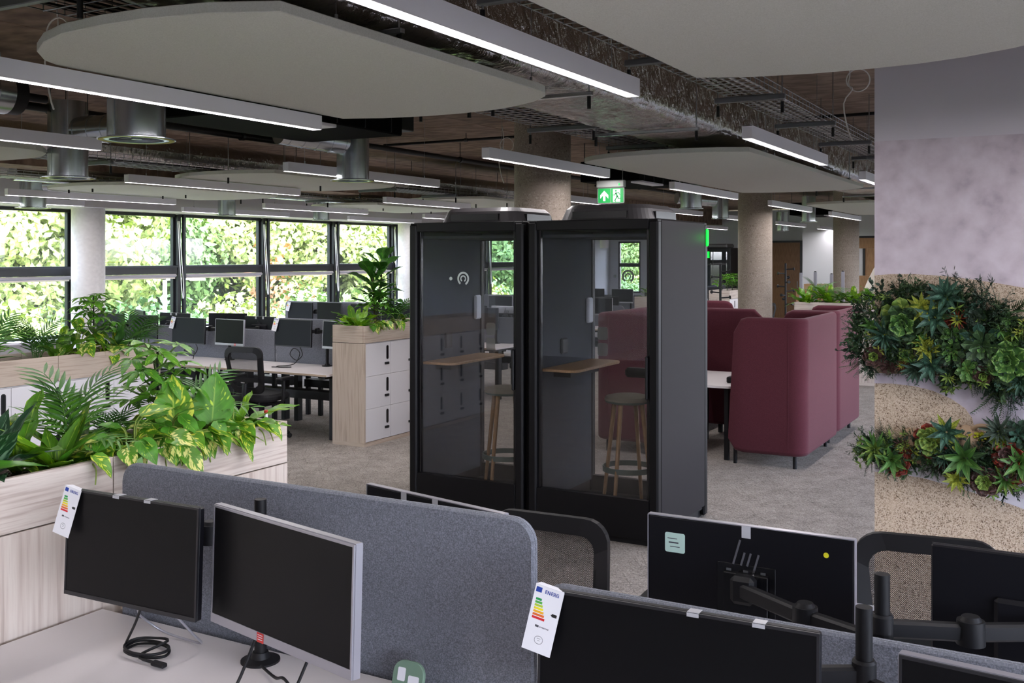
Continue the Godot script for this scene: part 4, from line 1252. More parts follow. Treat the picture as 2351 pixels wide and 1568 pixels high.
func monitor(label: String, at: Vector3, turn: float, w: float, h: float, style: String, pole: Vector3, extras := {}, tilt := 0.0) -> Node3D:
	# at = centre of the screen face; its front looks along +z before the turn; pole = foot of the mast on the desk, the top at y = pole.y + extras.mast
	var t := thing("monitor", label, "monitor", at, turn)
	var hd := Node3D.new()
	hd.name = "display"
	t.add_child(hd)
	hd.rotation.x = tilt
	var silver := style == "silver"
	bx("back_shell", V(0, 0, -0.012), V(w, h, 0.022), M.monitor_back if not silver else M.bezel_silver, hd, 0.004)
	if not extras.has("sticker"): bx("back_bulge", V(0, -0.03, -0.03), V(w * 0.5, h * 0.55, 0.03), M.monitor_back, hd, 0.01)
	else: bx("back_recess", V(0, -0.02, -0.0235), V(0.17, 0.18, 0.004), M.black_gloss, hd, 0.001)
	var chin := 0.026 if silver else 0.012
	var bz := 0.006
	var fr := MB.new()
	fr.box(V(0, h / 2 - bz / 2, 0.001), V(w, bz, 0.006)); fr.box(V(0, -h / 2 + chin / 2, 0.001), V(w, chin, 0.006))
	for s in [-1, 1]: fr.box(V(s * (w / 2 - bz / 2), (chin - bz) / 2, 0.001), V(bz, h - chin - bz, 0.006))
	obj(fr, "bezel", M.bezel_silver if silver else M.bezel_dark, hd)
	bx("panel_glass", V(0, (chin - bz) / 2, 0.0005), V(w - 2 * bz, h - chin - bz, 0.004), M.screen if not extras.has("blue") else M.screen_blue, hd)
	if extras.has("rim"):
		var rm := MB.new()
		rm.box(V(0, h / 2 + 0.001, -0.012), V(w + 0.002, 0.003, 0.022))
		rm.box(V(w / 2 + 0.001, 0, -0.012), V(0.003, h, 0.022)); rm.box(V(-w / 2 - 0.001, 0, -0.012), V(0.003, h, 0.022))
		obj(rm, "edge_rim", M.bezel_silver, hd)
	if extras.has("tape"):
		for x in extras.tape:
			var tp := MB.new()
			tp.box(V(x, h / 2 + 0.001, -0.011), V(0.026, 0.001, 0.026)); tp.box(V(x, h / 2 - 0.016, -0.0236), V(0.026, 0.034, 0.001)); tp.box(V(x, h / 2 - 0.004, 0.0045), V(0.026, 0.008, 0.001))
			obj(tp, "tape_strip", M.tape, hd)
	if extras.has("energy"):
		var en := MB.new()
		en.box(Vector3.ZERO, V(0.07, 0.14, 0.0008))
		en.v.clear(); en.n.clear(); en.uv.clear(); en.ix.clear()
		en.quad(V(-0.036, -0.145, 0), V(0.036, -0.145, 0), V(0.036, 0.0, 0), V(-0.036, 0.0, 0))
		en.quad(V(0.036, -0.145, -0.0006), V(-0.036, -0.145, -0.0006), V(-0.036, 0.0, -0.0006), V(0.036, 0.0, -0.0006))
		var e := obj(en, "energy_label", M.energy_label, hd, Transform3D(Basis(Vector3.BACK, -0.17) * Basis(Vector3.RIGHT, -0.16), V(-w / 2 + 0.03, h / 2 + 0.004, 0.006)))
		var tm := TextMesh.new()
		tm.text = "ENERG"; tm.font_size = 22; tm.pixel_size = 0.0005; tm.depth = 0.0004
		inst(tm, "lettering", M.sign_blue, e, xf_at(V(0.008, -0.0105, 0.0006)))
		var hk := MB.new()
		hk.box(V(0, 0.001, -0.012), V(0.07, 0.001, 0.03))
		obj(hk, "fold_over", M.paper, e)
	if extras.has("hp"):
		var lg := MB.new()
		for k in 4:
			var x := -0.027 + k * 0.018
			var ln: float = [0.075, 0.04, 0.04, 0.075][k]
			var oy: float = [0.018, 0, 0, -0.018][k]
			lg.box(V(x, oy, 0), V(0.006, ln, 0.003), Basis(Vector3.BACK, -0.28))
		obj(lg, "slanted_logo", M.logo_chrome, hd, Transform3D(rot_y(PI), V(0, h * 0.24, -0.0245)))
	if extras.has("sticker"):
		var sk := MB.new()
		sk.slab(rrect(0.062, 0.058, 0.006), 0, 0.001)
		var so := obj(sk, "pale_sticker", M.mint, hd, Transform3D(rot_y(PI), V(w / 2 - 0.085, h / 2 - 0.075, -0.0235)))
		for k in 3:
			bx("print_line", V(-0.008 + 0.004 * k, 0.012 - k * 0.012, 0.0012), V(0.03, 0.004 if k == 1 else 0.002, 0.0004), M.ink, so)
		var yd := MB.new()
		yd.disc(Vector3.ZERO, Vector3.BACK, 0.0075, 18)
		obj(yd, "yellow_dot", M.yellow_dot, hd, Transform3D(rot_y(PI), V(-w / 2 + 0.075, h / 2 - 0.05, -0.0238)))
		bx("mount_plate", V(0, -0.02, -0.03), V(0.13, 0.13, 0.01), M.black_gloss, hd, 0.002)
		for sx in [-0.05, 0.0, 0.05]:
			bx("screw", V(sx, 0.052, -0.027), V(0.014, 0.006, 0.003), M.steel, hd)
		bx("socket_panel", V(-w * 0.36, -0.09, -0.025), V(0.075, 0.1, 0.004), M.black_gloss, hd)
		bx("paper_note", V(-w / 2 - 0.03, -0.06, 0.012), V(0.07, 0.12, 0.001), M.paper, hd)
	if extras.has("red"):
		var rs := bx("red_sticker", V(-0.0 + extras.red, -h / 2 + 0.012, 0.0048), V(0.03, 0.026, 0.0008), M.red, hd)
		for k in 3: bx("print_line", V(0, 0.007 - k * 0.006, 0.0006), V(0.022, 0.0018, 0.0003), M.paper, rs)
	# mast and jointed arm, in the frame of the thing
	var inv := rot_y(-turn)
	var foot: Vector3 = inv * (pole - at)
	if extras.has("mast"):
		rod("mast", foot, foot + V(0, extras.mast, 0), 0.0185, M.black, t, 20)
		var fb := MB.new()
		fb.lathe([Vector2(0.06, 0.0), Vector2(0.06, 0.006), Vector2(0.03, 0.012), Vector2(0.024, 0.03), Vector2(0.0, 0.03)], 28, foot)
		obj(fb, "mast_foot", M.black, t)
	var hy: float = extras.get("arm_y", 0.0)
	var s0 := V(foot.x, hy, foot.z)
	var back := V(0, hy * 0.6, -0.06)
	var mid: Vector3 = (s0 + back) * 0.5 + V(0, 0.0, -0.10) * extras.get("bend", 1.0)
	var cl := MB.new()
	cl.cyl(s0 - V(0, 0.03, 0), s0 + V(0, 0.03, 0), 0.027, 0.027, 20)
	cl.cyl(s0 + V(0, 0.03, 0), s0 + V(0, 0.036, 0), 0.027, 0.023, 20)
	obj(cl, "collar", M.black, t)
	for sg in [[s0, mid], [mid, back]]:
		var p0: Vector3 = sg[0]
		var p1: Vector3 = sg[1]
		var dv := p1 - p0
		var lb := MB.new()
		lb.cbox((p0 + p1) / 2, V(0.03, 0.042, dv.length()), 0.006, lb.frame_of(dv))
		obj(lb, "arm_link", M.black, t)
	var jt := MB.new()
	jt.cyl(mid - V(0, 0.028, 0), mid + V(0, 0.03, 0), 0.034, 0.032, 18)
	jt.cyl(mid + V(0, 0.03, 0), mid + V(0, 0.04, 0), 0.026, 0.02, 16)
	obj(jt, "elbow", M.black, t)
	var hj := MB.new()
	hj.cbox(back + V(0, 0, 0.01), V(0.07, 0.08, 0.05), 0.012)
	obj(hj, "head_joint", M.black, t)
	return t
func cable(label: String, pts: Array, r := 0.0035, m := "black") -> void:
	var c := MB.new()
	var q := []
	for p in pts: q.append(p - pts[0])
	c.tube(curve(q, 5), r, 6)
	tag(obj(c, "cable", M[m], self, xf_at(pts[0])), label, "cable")
func chair_proto() -> Node3D:
	# mesh-backed task chair; the sitter looks along -z
	var t := thing("office_chair", "x", "chair")
	# back: curved frame, wider at the top
	var fo := PackedVector2Array(); var fi := PackedVector2Array()
	for p in rrect(1.0, 1.0, 0.2, 6):
		var wy := lerpf(0.40, 0.49, p.y + 0.5)
		fo.append(Vector2(p.x * wy, 0.53 + (p.y + 0.5) * 0.50))
	for p in rrect(1.0, 1.0, 0.17, 6):
		var wy := lerpf(0.31, 0.385, p.y + 0.5)
		fi.append(Vector2(p.x * wy, 0.60 + (p.y + 0.5) * 0.37))
	var bend := func(p: Vector2, z: float) -> Vector3:
		var yy := (p.y - 0.53) / 0.5
		return V(p.x, p.y, 0.20 + 0.10 * yy + 0.05 * sin(yy * 3.0) - 0.35 * p.x * p.x + z)
	var fr := MB.new()
	var m := fo.size()
	for i in m:
		var j := (i + 1) % m
		for z in [0.014, -0.014]:
			fr.quad(bend.call(fo[i], z), bend.call(fo[j], z), bend.call(fi[j], z), bend.call(fi[i], z), bend.call((fo[i] + fi[i]) / 2, 0.0))
		fr.quad(bend.call(fo[i], -0.014), bend.call(fo[j], -0.014), bend.call(fo[j], 0.014), bend.call(fo[i], 0.014), bend.call((fi[i] + fi[j]) / 2, 0.0))
		fr.quad(bend.call(fi[i], -0.014), bend.call(fi[j], -0.014), bend.call(fi[j], 0.014), bend.call(fi[i], 0.014), bend.call(2.0 * fi[i] - fo[i], 0.0) + (bend.call(fi[i], 0.0) - bend.call(2.0 * fi[i] - fo[i], 0.0)) * 3.0)
	var back := obj(fr, "back_frame", M.black, t)
	var mh := MB.new()
	mh.grid(6, 8, func(u: float, v: float) -> Vector3:
		var wy := lerpf(0.33, 0.41, v)
		return bend.call(Vector2((u - 0.5) * wy, 0.59 + v * 0.40), 0.004))
	obj(mh, "mesh_panel", M.chair_mesh, back)
	var lum := MB.new()
	lum.grid(6, 4, func(u: float, v: float) -> Vector3: return bend.call(Vector2((u - 0.5) * 0.36, 0.66 + v * 0.05), 0.03))
	obj(lum, "lumbar_band", M.black, back)
	var sp := MB.new()
	sp.tube(curve([V(0, 0.40, 0.08), V(0, 0.42, 0.24), V(0, 0.52, 0.28), V(0, 0.64, 0.27)], 4), 0.028, 10)
	obj(sp, "back_spine", M.black, t)
	var st := MB.new()
	st.slab(rrect(0.50, 0.48, 0.13, 6), 0, 0.075, Transform3D(Basis(Vector3.RIGHT, Vector3.FORWARD, Vector3.UP), V(0, 0.44, -0.02)), 0.025)
	obj(st, "seat", M.seat_mesh_pad, t)
	bx("tilt_box", V(0, 0.405, 0.02), V(0.18, 0.07, 0.26), M.black, t, 0.012)
	for s in [-1, 1]:
		var ar := Node3D.new()
		ar.name = "armrest"
		t.add_child(ar, true)
		var ab := MB.new()
		ab.tube(curve([V(s * 0.12, 0.42, 0.02), V(s * 0.29, 0.43, 0.03), V(s * 0.31, 0.52, 0.03), V(s * 0.31, 0.66, 0.02)], 4), 0.02, 10)
		obj(ab, "arm_post", M.black, ar)
		var pd := MB.new()
		pd.slab(rrect(0.085, 0.26, 0.035, 5), 0, 0.03, Transform3D(Basis(Vector3.RIGHT, Vector3.FORWARD, Vector3.UP), V(s * 0.305, 0.665, -0.01)), 0.008)
		obj(pd, "arm_pad", M.black, ar)
	var gl := MB.new()
	gl.cyl(V(0, 0.1, 0), V(0, 0.26, 0), 0.03, 0.026, 14); gl.cyl(V(0, 0.26, 0), V(0, 0.40, 0), 0.016, 0.016, 12)
	obj(gl, "gas_lift", M.black, t)
	for k in 5:
		var a := TAU * k / 5 + 0.3
		var d := V(cos(a), 0, sin(a))
		var l := MB.new()
		l.tube([d * 0.02 + V(0, 0.115, 0), d * 0.18 + V(0, 0.1, 0), d * 0.31 + V(0, 0.07, 0)], 0.024, 8, true, 0.016)
		var sp2 := obj(l, "base_spoke", M.black, t)
		var ca := MB.new()
		var side := V(-d.z, 0, d.x)
		for s in [-1, 1]: ca.cyl(d * 0.315 + V(0, 0.029, 0) + side * s * 0.008, d * 0.315 + V(0, 0.029, 0) + side * s * 0.026, 0.029, 0.027, 14)
		ca.cyl(d * 0.315 + V(0, 0.03, 0), d * 0.315 + V(0, 0.07, 0), 0.012, 0.012, 8)
		obj(ca, "castor", M.black_gloss, sp2)
	return t

var chair0: Node3D
var chair_used := false
func chair(at: Vector3, turn: float, label: String, grp := "mesh backed task chairs") -> void:
	if not chair_used:
		chair_used = true
		chair0 = chair_proto()
		chair0.position = at; chair0.rotation.y = turn
		tag(chair0, label, "chair", grp)
		return
	dup(chair0, "office_chair", at, turn, label, grp)

func near_desks() -> void:
	mat("sign_blue", col("1c3f9c"), 0.6)
	desk("white desk with two monitors and coiled cables beside the wood cabinet", -3.04, -1.31, -1.66, -2.46)
	desk("white desk behind the felt screen, beside the wood cabinet", -3.04, -1.31, -2.54, -3.34)
	desk("white desk below the monitor with the large energy label", -1.30, 0.42, -1.66, -2.46)
	desk("white desk below the monitor showing its back and yellow dot", -1.30, 0.42, -2.54, -3.34)
	divider("tall grey felt desk screen with rounded corner behind two monitors", -2.97, -1.322, -2.5, 0.66, 1.252)
	divider("low grey felt desk screen behind the monitor with the large energy label", -1.300, 0.40, -2.5, 0.66, 1.087)
	# bay one, near side
	monitor("black monitor with a paper energy label beside the wood cabinet", V(-2.475, 1.10, -2.10), 0.03, 0.545, 0.322, "black", V(-2.22, 0.73, -2.38), {"energy": 1, "tape": [-0.06, 0.07], "arm_y": 0.03, "bend": 0.3}, -0.04)
	monitor("silver edged monitor with a red sticker on its chin", V(-1.895, 1.092, -2.10), -0.215, 0.63, 0.335, "silver", V(-2.22, 0.73, -2.38), {"mast": 0.50, "red": -0.07, "rim": 1, "arm_y": -0.02, "bend": -0.2}, -0.03)
	# bay two, near side
	monitor("black monitor with a large energy label in front of the low felt screen", V(-0.775, 1.042, -2.08), 0.035, 0.625, 0.36, "black", V(-0.43, 0.73, -2.385), {"energy": 1, "tape": [0.05, 0.19], "arm_y": 0.0, "bend": 0.2}, -0.03)
	monitor("silver rimmed monitor beside the black mast, front turned outward", V(0.0, 1.04, -2.03), -0.10, 0.62, 0.36, "black", V(-0.43, 0.73, -2.385), {"mast": 0.465, "rim": 1, "arm_y": -0.02, "bend": 0.1}, -0.03)
	# far side, seen from behind
	monitor("monitor peeking over the felt screen beside the leafy trough", V(-2.65, 1.0, -2.80), PI, 0.57, 0.325, "black", V(-2.2, 0.73, -2.62), {"rim": 1, "arm_y": 0.0})
	monitor("monitor with two tape strips peeking over the felt screen", V(-1.87, 1.01, -2.83), PI - 0.21, 0.64, 0.345, "black", V(-2.2, 0.73, -2.62), {"mast": 0.36, "rim": 1, "tape": [-0.02, 0.13], "arm_y": 0.0})
	monitor("monitor seen from behind with slanted logo, pale sticker and yellow dot", V(-0.848, 1.022, -2.92), PI, 0.60, 0.36, "black", V(-0.43, 0.73, -2.62), {"hp": 1, "sticker": 1, "rim": 1, "tape": [0.0], "arm_y": 0.012, "bend": 0.2})
	monitor("plain black monitor seen from behind on the arm with two masts", V(-0.05, 1.045, -2.9), PI, 0.60, 0.36, "black", V(-0.43, 0.73, -2.62), {"mast": 0.475, "arm_y": 0.028, "bend": 0.2})
	# loose cables on the near desk
	var coil := [V(-2.44, 0.98, -2.13), V(-2.54, 0.86, -2.18), V(-2.66, 0.745, -2.24)]
	for k in 22:
		var a := PI * 0.95 + k * TAU / 9.0
		coil.append(V(-2.57 + (0.085 + 0.008 * sin(k * 1.3)) * cos(a), 0.735 + 0.0012 * k, -2.25 + (0.055 + 0.006 * sin(k * 0.9)) * sin(a)))
	coil.append_array([V(-2.55, 0.745, -2.20), V(-2.47, 0.742, -2.19)])
	cable("black cable hanging from the labelled monitor and coiled on the desk", coil, 0.0045)
	bx("plug", V(-0.01, -0.238, -0.058), V(0.055, 0.014, 0.022), M.black, get_node("cable"), 0.004)
	cable("grey looped cable behind the coiled black cable", [V(-2.50, 0.95, -2.16), V(-2.60, 0.86, -2.24), V(-2.66, 0.80, -2.32), V(-2.63, 0.75, -2.37), V(-2.53, 0.738, -2.38), V(-2.44, 0.755, -2.35), V(-2.40, 0.81, -2.28), V(-2.40, 0.90, -2.2), V(-2.42, 0.96, -2.15)], 0.004, "bezel_silver")
	cable("black power lead with an inline plug below the silver monitor", [V(-2.0, 0.93, -2.13), V(-2.03, 0.80, -2.08), V(-2.02, 0.742, -1.98), V(-1.97, 0.74, -1.90), V(-1.87, 0.745, -1.88), V(-1.80, 0.78, -1.98), V(-1.80, 0.92, -2.12)], 0.0045)
	bx("inline_plug", V(0.01, -0.19, 0.19), V(0.03, 0.024, 0.07), M.black, get_node("cable_002"), 0.006)
	cable("black cable looped around the foot of the mast", [V(-2.17, 0.742, -2.33), V(-2.06, 0.75, -2.27), V(-1.98, 0.78, -2.22), V(-1.9, 0.742, -2.2), V(-1.75, 0.742, -2.15)], 0.0045)
	# sage badge standing against the felt screen
	var bd := thing("desk_badge", "sage green rounded desk badge with white plates on the near desk", "badge", V(-1.665, 0.73, -2.38))
	var pb := MB.new()
	pb.slab(rrect(0.105, 0.105, 0.036, 6), -0.006, 0.006, Transform3D(Basis(Vector3.RIGHT, -0.25), V(0, 0.052, 0)), 0.002)
	obj(pb, "plate", M.sage, bd)
	for q in [[-0.022, 0.014, 0.026, 0.036], [0.02, 0.0, 0.036, 0.03], [-0.02, -0.028, 0.03, 0.02]]:
		var wp := MB.new()
		wp.slab(rrect(q[2], q[3], 0.004), 0.006, 0.0068, Transform3D(Basis(Vector3.RIGHT, -0.25), V(0, 0.052, 0)) * xf_at(V(q[0], q[1], 0)))
		obj(wp, "white_plate", M.paper, bd)
	chair(V(-1.74, 0, -3.66), 0.05, "black mesh chair between the phone booths and the felt screen")
	chair(V(-0.42, 0, -3.42), PI + 0.15, "black mesh chair between the mural wall and the rear monitors")

func far_desks() -> void:
	# rows of desks towards the windows: [front z, screen z, rear z, bays]
	var rows := [
		[-8.45, -9.25, -10.05, [[-6.96, -8.38, 1.25], [-8.38, -9.88, 1.10], [-9.88, -11.4, 1.10]], "in the row with the labelled monitors"],
		[-12.0, -12.8, -13.6, [[-6.96, -8.4, 1.10], [-8.4, -9.9, 1.10], [-9.9, -11.4, 1.25]], "in the second row"],
		[-16.0, -16.8, -17.6, [[-7.1, -8.6, 1.10], [-8.6, -10.1, 1.25], [-10.1, -11.6, 1.10]], "in the third row"],
		[-20.6, -21.4, -22.2, [[-7.1, -8.6, 1.10], [-8.6, -10.1, 1.10]], "in the last row"]]
	var names := ["at the cabinet end", "in the middle of its run", "next to the window sill"]
	for ri in rows.size():
		var r: Array = rows[ri]
		for bi in r[3].size():
			var b: Array = r[3][bi]
			var wh: String = r[4] + ", " + names[bi]
			desk("white desk " + wh, b[1], b[0], r[0], r[1] + 0.03)
			desk("rear white desk " + wh, b[1], b[0], r[1] - 0.03, r[2])
			divider("grey felt screen " + wh, b[1] + 0.01, b[0] - 0.01, r[1], 0.66, b[2])
	# near side monitors of the first row
	monitor("labelled black monitor behind the mesh chair, beside the drawer cabinet", V(-7.885, 1.10, -8.98), 0.0, 0.54, 0.31, "black", V(-7.5, 0.73, -9.12), {"energy": 1, "blue": 1, "arm_y": 0.02}, -0.03)
	monitor("bluish silver monitor half hidden by the drawer cabinet", V(-7.22, 1.10, -8.98), -0.1, 0.5, 0.31, "silver", V(-7.5, 0.73, -9.12), {"mast": 0.50, "blue": 1, "arm_y": 0.0}, -0.06)
	monitor("labelled black monitor in the middle of the first desk row", V(-9.545, 1.07, -8.98), 0.0, 0.55, 0.315, "black", V(-9.2, 0.73, -9.12), {"energy": 1, "blue": 1, "arm_y": 0.02}, -0.03)
	monitor("silver chinned monitor with a red mark in the first desk row", V(-8.865, 1.075, -8.98), -0.05, 0.48, 0.31, "silver", V(-9.0, 0.73, -9.12), {"mast": 0.36, "red": 0.1, "arm_y": 0.0}, -0.03)
	monitor("dark monitor behind the palm of the second trough", V(-10.34, 1.09, -8.98), 0.1, 0.46, 0.3, "black", V(-10.6, 0.73, -9.12), {"blue": 1, "arm_y": 0.0}, -0.03)
	monitor("dark monitor beside the white column, over the second trough", V(-10.95, 1.09, -8.98), 0.0, 0.5, 0.3, "black", V(-10.6, 0.73, -9.12), {"blue": 1, "arm_y": 0.0}, -0.03)
	# their partners, seen from behind
	monitor("monitor back with a white logo above the low felt screen", V(-10.44, 1.08, -9.6), PI, 0.54, 0.31, "black", V(-10.2, 0.73, -9.38), {"hp": 1, "mast": 0.36, "tape": [-0.04, 0.06], "arm_y": 0.0})
	monitor("monitor back turned aside above the low felt screen", V(-9.5, 1.10, -9.6), PI + 0.3, 0.52, 0.31, "black", V(-9.3, 0.73, -9.38), {"hp": 1, "mast": 0.36, "arm_y": 0.0})
	monitor("monitor back with logo beside the tall felt screen", V(-8.95, 1.075, -9.6), PI, 0.5, 0.31, "black", V(-9.1, 0.73, -9.38), {"hp": 1, "mast": 0.36, "tape": [-0.06, 0.06], "arm_y": 0.0})
	monitor("tilted monitor back close to the white column", V(-11.1, 1.10, -9.6), PI - 0.5, 0.54, 0.31, "black", V(-10.9, 0.73, -9.38), {"arm_y": 0.0, "mast": 0.36})
	# second row and further
	monitor("labelled monitor in the second row above the tall felt screen", V(-10.87, 1.09, -12.55), 0.0, 0.5, 0.31, "black", V(-10.55, 0.73, -12.66), {"energy": 1, "blue": 1, "arm_y": 0.0})
	monitor("black monitor in the second row before the window mullion", V(-10.28, 1.10, -12.55), -0.05, 0.5, 0.31, "black", V(-10.55, 0.73, -12.66), {"mast": 0.45, "arm_y": 0.0})
	var k := 0
	for q in [[-9.6, -12.55, 0.0], [-9.0, -12.55, 0.1], [-8.2, -12.55, -0.1], [-7.5, -12.55, 0.0], [-10.2, -13.1, PI], [-9.1, -13.1, PI], [-8.0, -13.1, PI], [-7.4, -13.1, PI], [-11.0, -16.55, 0.0], [-10.4, -16.55, 0.1], [-9.5, -16.55, 0.0], [-8.9, -16.55, -0.1], [-8.1, -16.55, 0.0], [-7.5, -16.55, 0.1], [-10.6, -17.1, PI], [-9.3, -17.1, PI], [-8.3, -17.1, PI], [-7.6, -17.1, PI], [-9.7, -21.15, 0.0], [-9.0, -21.15, 0.0], [-8.2, -21.15, 0.1], [-7.5, -21.15, 0.0]]:
		var z: float = q[1]
		var rear: bool = q[2] > 2
		var sz: float = -12.8 if z > -14 else (-16.8 if z > -18 else -21.4)
		var rn: String = "second" if z > -14 else ("third" if z > -18 else "last")
		var m := monitor("dark monitor %s in the %s desk row towards the windows" % ["seen from behind" if rear else "facing out", rn], V(q[0], 1.09, z), q[2], 0.52, 0.31, "silver" if k % 3 == 1 else "black", V(q[0] + 0.15, 0.73, sz + (-0.12 if rear else 0.12)), {"arm_y": 0.0, "mast": 0.4, "blue": 1} if not rear else {"arm_y": 0.0, "mast": 0.4, "hp": 1})
		m.set_meta("group", "monitors of the %s row %s" % [rn, "from behind" if rear else "facing out"])
		k += 1
	cable("black cable loops hanging below the labelled monitor by the drawer cabinet", [V(-7.8, 0.95, -9.0), V(-7.72, 0.86, -8.95), V(-7.80, 0.80, -8.94), V(-7.9, 0.86, -8.95), V(-7.86, 0.93, -8.97), V(-7.74, 0.88, -8.93), V(-7.8, 0.76, -8.9), V(-7.95, 0.738, -8.8), V(-7.85, 0.738, -8.72), V(-7.75, 0.738, -8.8), V(-7.95, 0.738, -8.7)], 0.005)
	cable("black cable loop hanging below the labelled monitor of the middle bay", [V(-9.45, 0.92, -9.0), V(-9.36, 0.86, -8.95), V(-9.42, 0.78, -8.94), V(-9.54, 0.82, -8.95), V(-9.52, 0.89, -8.96), V(-9.4, 0.84, -8.93), V(-9.38, 0.738, -8.9)], 0.005)
	chair(V(-7.72, 0, -8.28), 0.12, "black mesh chair pulled up to the desk beside the drawer cabinet")
	chair(V(-9.3, 0, -8.2), -0.4, "black mesh chair half hidden behind the umbrella tree")
	chair(V(-7.8, 0, -10.6), PI, "black mesh chair behind the first desk row, seen through the booth glass")
	chair(V(-7.6, 0, -11.5), 0.3, "black mesh chair before the second desk row")
	chair(V(-5.8, 0, -20.6), 2.2, "black mesh chair beside the far coat stand")
	chair(V(-5.0, 0, -21.9), 2.6, "black mesh chair between the coat stand and the grey posts")
	chair(V(-7.8, 0, -15.5), 0.3, "black mesh chair before the third desk row")

# ---------------------------------------------------------------- high-backed sofas
func sofa(label: String, xb: float, dir: float, z0: float, z1: float, wing: float, far_wing: float) -> void:
	# xb = outer plane of the back; the seat opens towards dir; z0 near end, z1 far end
	var t := thing("sofa", label, "sofa", V(xb, 0, (z0 + z1) / 2), 0, "maroon high backed sofas")
	var hl := (z0 - z1) / 2
	var th := 0.075
	var rc := 0.10
	# centre line of the shell in plan: near wing tip -> corner -> back -> corner -> far wing tip
	var pts := []
	var a0 := Vector2(dir * wing, hl - th / 2)
	var a1 := Vector2(dir * (th / 2 + rc), hl - th / 2)
	for k in 9: pts.append(a0.lerp(a1, k / 8.0))
	for k in range(1, 7):
		var an := PI / 2 * k / 6.0
		pts.append(Vector2(dir * (th / 2 + rc - rc * sin(an)), hl - th / 2 - rc + rc * cos(an)))
	var b0: Vector2 = pts[pts.size() - 1]
	for k in range(1, 7): pts.append(b0.lerp(Vector2(b0.x, -b0.y), k / 6.0))
	for k in range(1, 7):
		var an := PI / 2 * k / 6.0
		pts.append(Vector2(dir * (th / 2 + rc - rc * cos(an)), -(hl - th / 2 - rc) - rc * sin(an)))
	var c0: Vector2 = pts[pts.size() - 1]
	for k in range(1, 9): pts.append(c0.lerp(Vector2(dir * far_wing, c0.y), k / 8.0))
	var n := pts.size()
	var s := [0.0]
	for i in range(1, n): s.append(s[i - 1] + pts[i].distance_to(pts[i - 1]))
	var total: float = s[n - 1]
	var loop := 20
	var top := 1.405
	var bot := 0.12
	var b := MB.new()
	b.grid(n - 1, loop, func(u: float, v: float) -> Vector3:
		var i := int(round(u * (n - 1)))
		var tg: Vector2 = (pts[mini(i + 1, n - 1)] - pts[maxi(i - 1, 0)]).normalized()
		var nr := Vector2(-tg.y, tg.x) * (-dir)
		var e := minf(s[i], total - s[i])
		var r := 0.15
		var dip := 0.0
		if e < r: dip = r - sqrt(maxf(r * r - (r - e) * (r - e), 0.0))
		var hi := top - dip
		var lo := bot + dip * 0.8
		var thk := th * (0.25 if e < 0.001 else (0.7 if e < 0.06 else 1.0))
		# closed section: up the outside, over the rounded top, down the inside, round the foot
		var k := int(round(v * loop)) % loop
		var off := 0.0
		var y := 0.0
		var h := thk / 2
		if k <= 4: off = h; y = lerpf(lo + h, hi - h, k / 4.0)
		elif k < 10:
			var an := PI * (k - 4) / 6.0
			off = h * cos(an); y = hi - h + h * sin(an)
		elif k <= 14: off = -h; y = lerpf(hi - h, lo + h, (k - 10) / 4.0)
		else:
			var an := PI * (k - 14) / 6.0
			off = -h * cos(an); y = lo + h - h * sin(an)
		var p: Vector2 = pts[i] + nr * off
		if e < wing - 0.15:   # wings lean back towards the top
			p.x -= dir * 0.07 * (1.0 - e / (wing - 0.15)) * (y - bot) / (top - bot)
		return V(p.x, y, p.y))
	obj(b, "upholstered_shell", M.sofa, t)
	var sm := MB.new()
	for q in [hl - 0.012, -hl + 0.012]:
		sm.tube([V(dir * 0.16, 0.2, q + signf(q) * 0.013), V(dir * 0.16, 1.36, q + signf(q) * 0.013)], 0.003, 5)
	obj(sm, "piping", M.sofa, t)
	bx("seat_base", V(dir * 0.36, 0.235, 0), V(0.54, 0.17, 2 * hl - 0.17), M.sofa, t, 0.02)
	for k in 2:
		bx("seat_cushion", V(dir * 0.38, 0.385, (k - 0.5) * (hl - 0.085)), V(0.56, 0.13, hl - 0.095), M.sofa, t, 0.03)
	for zz in [hl - 0.09, -hl + 0.09]:
		for xx in [0.12, wing - 0.06]:
			rod("leg", V(dir * xx, 0, zz), V(dir * xx, 0.15, zz), 0.019, M.black, t, 12)
func sofas() -> void:
	sofa("maroon high backed sofa with its end wing towards the phone booth", -2.23, -1, -9.51, -10.98, 0.745, 0.66)
	sofa("maroon high backed sofa behind the first one, beside the mural wall", -2.25, -1, -11.03, -12.3, 0.66, 0.66)
	sofa("maroon high backed sofa seen through the phone booth glass", -4.36, 1, -9.51, -11.06, 0.72, 1.44)
	sofa("maroon high backed sofa furthest along the column side", -4.4, 1, -11.15, -12.9, 0.62, 0.56)
	for q in [[V(-3.3, 0, -10.2), "white meeting table between the two front maroon sofas"], [V(-3.3, 0, -11.7), "white meeting table between the two rear maroon sofas"]]:
		var t := thing("meeting_table", q[1], "table", q[0])
		var b := MB.new()
		b.slab(rrect(0.72, 1.22, 0.06, 5), 0.705, 0.73, Transform3D(Basis(Vector3.RIGHT, Vector3.FORWARD, Vector3.UP), Vector3.ZERO), 0.003)
		obj(b, "top", M.desk_white, t)
		for s in [-1, 1]:
			for sz in [-1, 1]:
				bx("leg", V(s * 0.27, 0.35, sz * 0.5), V(0.045, 0.7, 0.045), M.black, t, 0.004)
			bx("rail", V(s * 0.27, 0.675, 0), V(0.03, 0.05, 1.0), M.black, t)
		bx("power_dock", V(0.25, 0.76, 0.3), V(0.06, 0.06, 0.12), M.black, t, 0.01)

